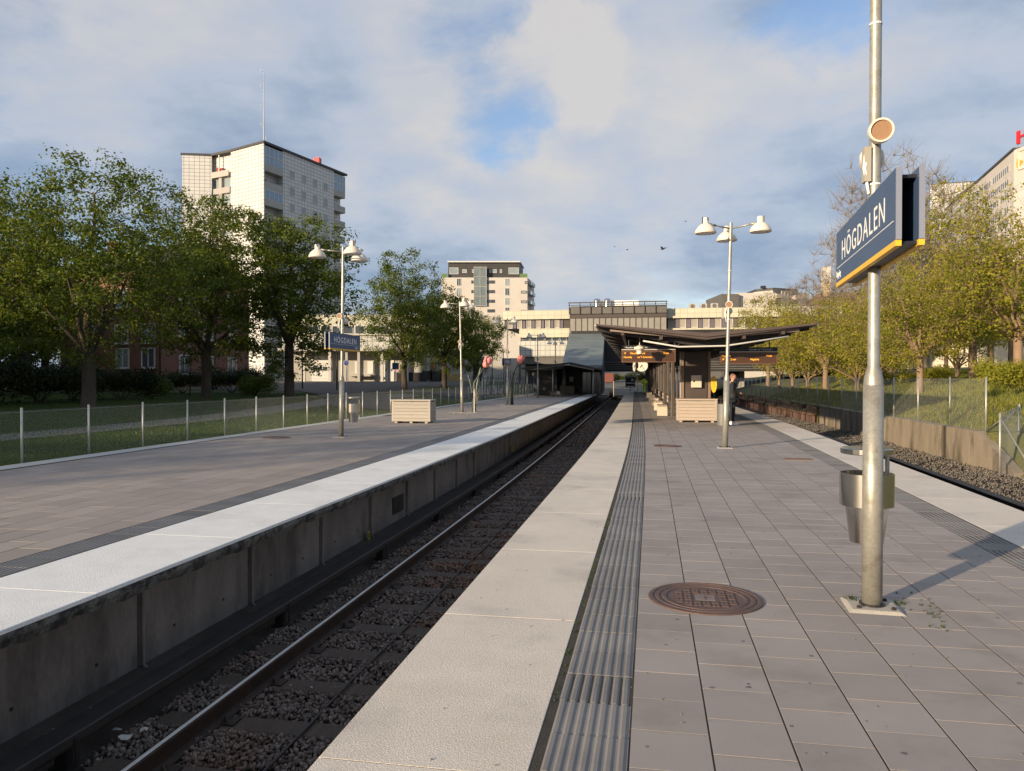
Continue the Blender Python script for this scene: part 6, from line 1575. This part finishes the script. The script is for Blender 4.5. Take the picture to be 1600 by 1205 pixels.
def person(label,pos,rz,top,bot,shoe,hair,bend_f=0.0,arms='front',sc=1.0,bald=True):
    """local: facing +X"""
    t=thing('person',label,'person',pos,rz)
    hipz=.93; b=bend_f
    def up(z,x=0): # bend torso forward
        h=z-hipz; return (x+math.sin(b)*h, hipz+math.cos(b)*h)
    def tp(z,x,y): X,Zz=up(z,x); return (X,y,Zz)
    # continuous body (skin)
    J=[(tp(.95,0,0),.10),(tp(1.15,0,0),.10),(tp(1.38,-.02,0),.11),(tp(1.50,-.01,0),.055),(tp(1.56,.015,0),.052),(tp(1.63,.02,0),.082),(tp(1.70,.015,0),.078)]
    E=[(0,1),(1,2),(2,3),(3,4),(4,5),(5,6)]
    for s in (-1,1):
        k=len(J)
        J+=[((0,s*.09,.90),.085),((.015,s*.10,.50),.055),((-.02,s*.11,.09),.038),((.10,s*.125,.045),.035)]; E+=[(0,k),(k,k+1),(k+1,k+2),(k+2,k+3)]
        k=len(J)
        if arms=='front': A=[tp(1.42,-.02,s*.17),tp(1.16,-.05,s*.215),tp(1.10,.22,s*.07)]
        elif arms=='back': A=[tp(1.42,-.02,s*.17),tp(1.16,-.06,s*.23),tp(1.05,.12,s*.2)]
        J+=[(A[0],.055),(A[1],.042),(A[2],.030)]; E+=[(2,k),(k,k+1),(k+1,k+2)]
    body=skin_mesh('body',J,E,m_skin,t,1)
    # head detail
    hx,hz=up(1.655,.03); f=MB().sphere((hx,0,hz),.10,14,10,(1.0,.78,1.12)); hd=f.build('head',m_skin,t,True)
    fx,fz=hx,hz
    MB().add([(fx+.088,-.014,fz-.02),(fx+.088,.014,fz-.02),(fx+.092,0,fz+.035),(fx+.122,0,fz-.018),(fx+.09,0,fz-.035)],[(0,3,2),(3,1,2),(0,4,3),(4,1,3)]).build('nose',m_skin,hd)
    MB().box(fx+.082,fx+.098,-.022,.022,fz-.058,fz-.05).build('mouth',mat('lips',(.35,.13,.11),None),hd)
    for s in (-1,1):
        MB().sphere((fx+.082,s*.03,fz+.012),.011,8,6).build('eye',m_dark,hd,True); MB().sphere((fx-.005,s*.08,fz-.0),.028,8,6,(.6,.35,1.1)).build('ear',m_skin,hd,True)
    h=MB(); o_=len(h.v)
    h.sphere((fx-.016,0,fz+.012),.103,14,8,(.98,.80,1.08)) ; V=[v for v in h.v]
    keep=[fc for fc in h.f if all((V[i][2]>fz+.045 and V[i][0]<fx+.05) or (V[i][0]<fx-.035 and V[i][2]>fz-.05) for i in fc)]
    h.f=keep; h.build('hair',hair,t,True)
    # hands with fingers
    for s in (-1,1):
        base=Vector(J[13 if s>0 else 6+4+3-0][0]) if False else None
    hands=[J[13][0],J[20][0]]
    for s,hp in zip((-1,1),hands):
        d=Vector((.8,-s*.45,-.1)).normalized(); hp=Vector(hp); side=Vector((0,0,1)).cross(d).normalized(); upv=d.cross(side)
        hb=MB().sphere(hp+d*.05,.042,10,6,(1.1,.8,.55))
        for k in range(4):
            q=hp+d*.075+side*(k-1.5)*.017; L=[.055,.066,.06,.045][k]
            hb.tube([q,q+d*L*.5-upv*.004,q+d*L*.85-upv*.025],[.0095,.0085,.006],6)
        q=hp+d*.03+side*(-s)*.035; hb.tube([q,q+d*.03+side*(-s)*.022,q+d*.055+side*(-s)*.014],[.011,.010,.007],6)
        hb.build('hand',m_skin,t,True)
    # jacket
    J=[(tp(.84,0,0),(.20,.155)),(tp(1.02,.01,0),(.20,.16)),(tp(1.22,0,0),(.20,.155)),(tp(1.40,-.015,0),(.18,.12)),(tp(1.485,-.01,0),(.085,.08))]; E=[(0,1),(1,2),(2,3),(3,4)]
    for s in (-1,1):
        k=len(J)
        if arms=='front': A=[tp(1.43,-.02,s*.18),tp(1.16,-.05,s*.225),tp(1.105,.205,s*.085)]
        else: A=[tp(1.43,-.02,s*.18),tp(1.16,-.06,s*.24),tp(1.06,.10,s*.205)]
        J+=[(A[0],.078),(A[1],.066),(A[2],.046)]; E+=[(3,k),(k,k+1),(k+1,k+2)]
    jk=skin_mesh('jacket',J,E,top,t,2,2)
    J=[((0,0,.92),(.16,.12))]; E=[]
    for s in (-1,1):
        k=len(J); J+=[((0,s*.095,.84),.105),((.015,s*.105,.50),.078),((-.015,s*.112,.10),.068)]; E+=[(0,k),(k,k+1),(k+1,k+2)]
    skin_mesh('trousers',J,E,bot,t,2)
    for s in (-1,1):
        y=s*.12; q=MB().cbox(-.09,.20,y-.045,y+.045,0,.035,.008); q.sphere((-.03,y,.05),.06,10,6,(1.1,.75,.9)).sphere((.09,y,.04),.055,10,6,(1.6,.8,.65)); q.build('shoe',shoe,t,True)
    t.scale=(sc,sc,sc); return t
m_blackc=mat('black_cloth',(.014,.014,.017),(.028,.027,.030),9,.8,bump=.01,bscale=14)
m_denim=mat('dark_trousers',(.010,.011,.016),(.018,.019,.024),9,.85,bump=.008,bscale=14)
person('standing man in black jacket, dark trousers and white shoes looking right',(2.74,27.2,0),math.radians(4),m_blackc,m_denim,m_wht,mat('cropped_ginger_hair',(.20,.09,.05),(.28,.13,.08),30,.8),0,'front',.99)
m_hiv=mat('hi_vis_yellow',(.55,.85,.05),(.62,.90,.10),8,.7,bump=.008,bscale=14)
wk=G(1007,77)
w_=person('distant worker in yellow hi-vis clothing under the shelter',(wk.x,wk.y,0),math.radians(95),m_hiv,m_hiv,m_dark,mat('dark_hair',(.02,.015,.01),None,rough=.7),.28,'back',1.0)
MB().box(-.02,.145,-.16,.16,1.05,1.10).build('reflective_band',m_wht,w_)
# ------------------------------------------------------------------ birds
def bird(label,px,py,D,s,rz):
    p=G(px,D); t=thing('bird',label,'bird',(p.x,p.y,Z(py,D)),rz,'birds in flight')
    MB().sphere((0,0,0),.10*s,8,6,(2.4,.8,.8)).build('body',m_blackc,t,True)
    for sd in (-1,1):
        MB().add([(.1*s,0,.02*s),(-.12*s,0,.02*s),(-.16*s,sd*.3*s,.16*s),(.04*s,sd*.34*s,.18*s),(-.22*s,sd*.62*s,.10*s),(.1*s,0,.0),(-.12*s,0,.0)],[(0,1,2,3),(3,2,4),(5,6,2,3)]).build('wing',m_blackc,t)
    MB().add([(-.2*s,-.02*s,0),(-.2*s,.02*s,0),(-.42*s,.09*s,.01*s),(-.42*s,-.09*s,.01*s)],[(0,1,2,3)]).build('tail',m_blackc,t)
bird('largest dark bird flying in front of a pale cloud',1035,389.5,60,.85,2.5)
bird('small bird left of the pair, below the clouds',960,386,85,.4,1)
bird('small bird in the middle of the sky',980,391,85,.45,.5)
bird('tiny bird near the right lamp heads',1071,347,85,.5,2)
# ------------------------------------------------------------------ unseen houses added to cast the evening shade, with trees behind the camera
def block(label,x0,x1,y0,y1,h,rz=0):
    t=thing('shading_house',label,'shading house')
    MB().box(x0,x1,y0,y1,-.5,h).build('wall',m_brick,t)
    MB().add([(x0-.4,y0-.4,h+.01),(x1+.4,y0-.4,h+.01),(x1+.4,y1+.4,h+.01),(x0-.4,y1+.4,h+.01),((x0+x1)/2,y0-.4,h+2.4),((x0+x1)/2,y1+.4,h+2.4)],[(0,4,5,3),(1,2,5,4),(0,1,4),(2,3,5),(0,3,2,1)]).build('roof',m_roofd,t)
    f=Fac((x1,y0),(x1,y1))
    u=2
    while u<f.L-2:
        z=1.2
        while z<h-1.6: window(t,f,u,z,1.3,1.4,m_glassd,m_frame,1,.08,True); z+=2.8
        u+=4.2
BL=True
if BL:
    block('unseen brick house added beyond the left edge to shade the park',-62,-50,8,47,11.0)
    block('unseen brick house added behind the camera to shade the left lawn',-62,-50,-34,-1,11.3)
for i,(x,y,v,s,lb) in enumerate([(-33,-12,big,(1,1,.8),'park tree left behind the camera'),(-40,6,medB,(1,1,.9),'tree by the apartment house out of view')]):
    tree('maple_tree',lb,(x,y,-.1),v,s,i*1.7,'park trees behind the camera')
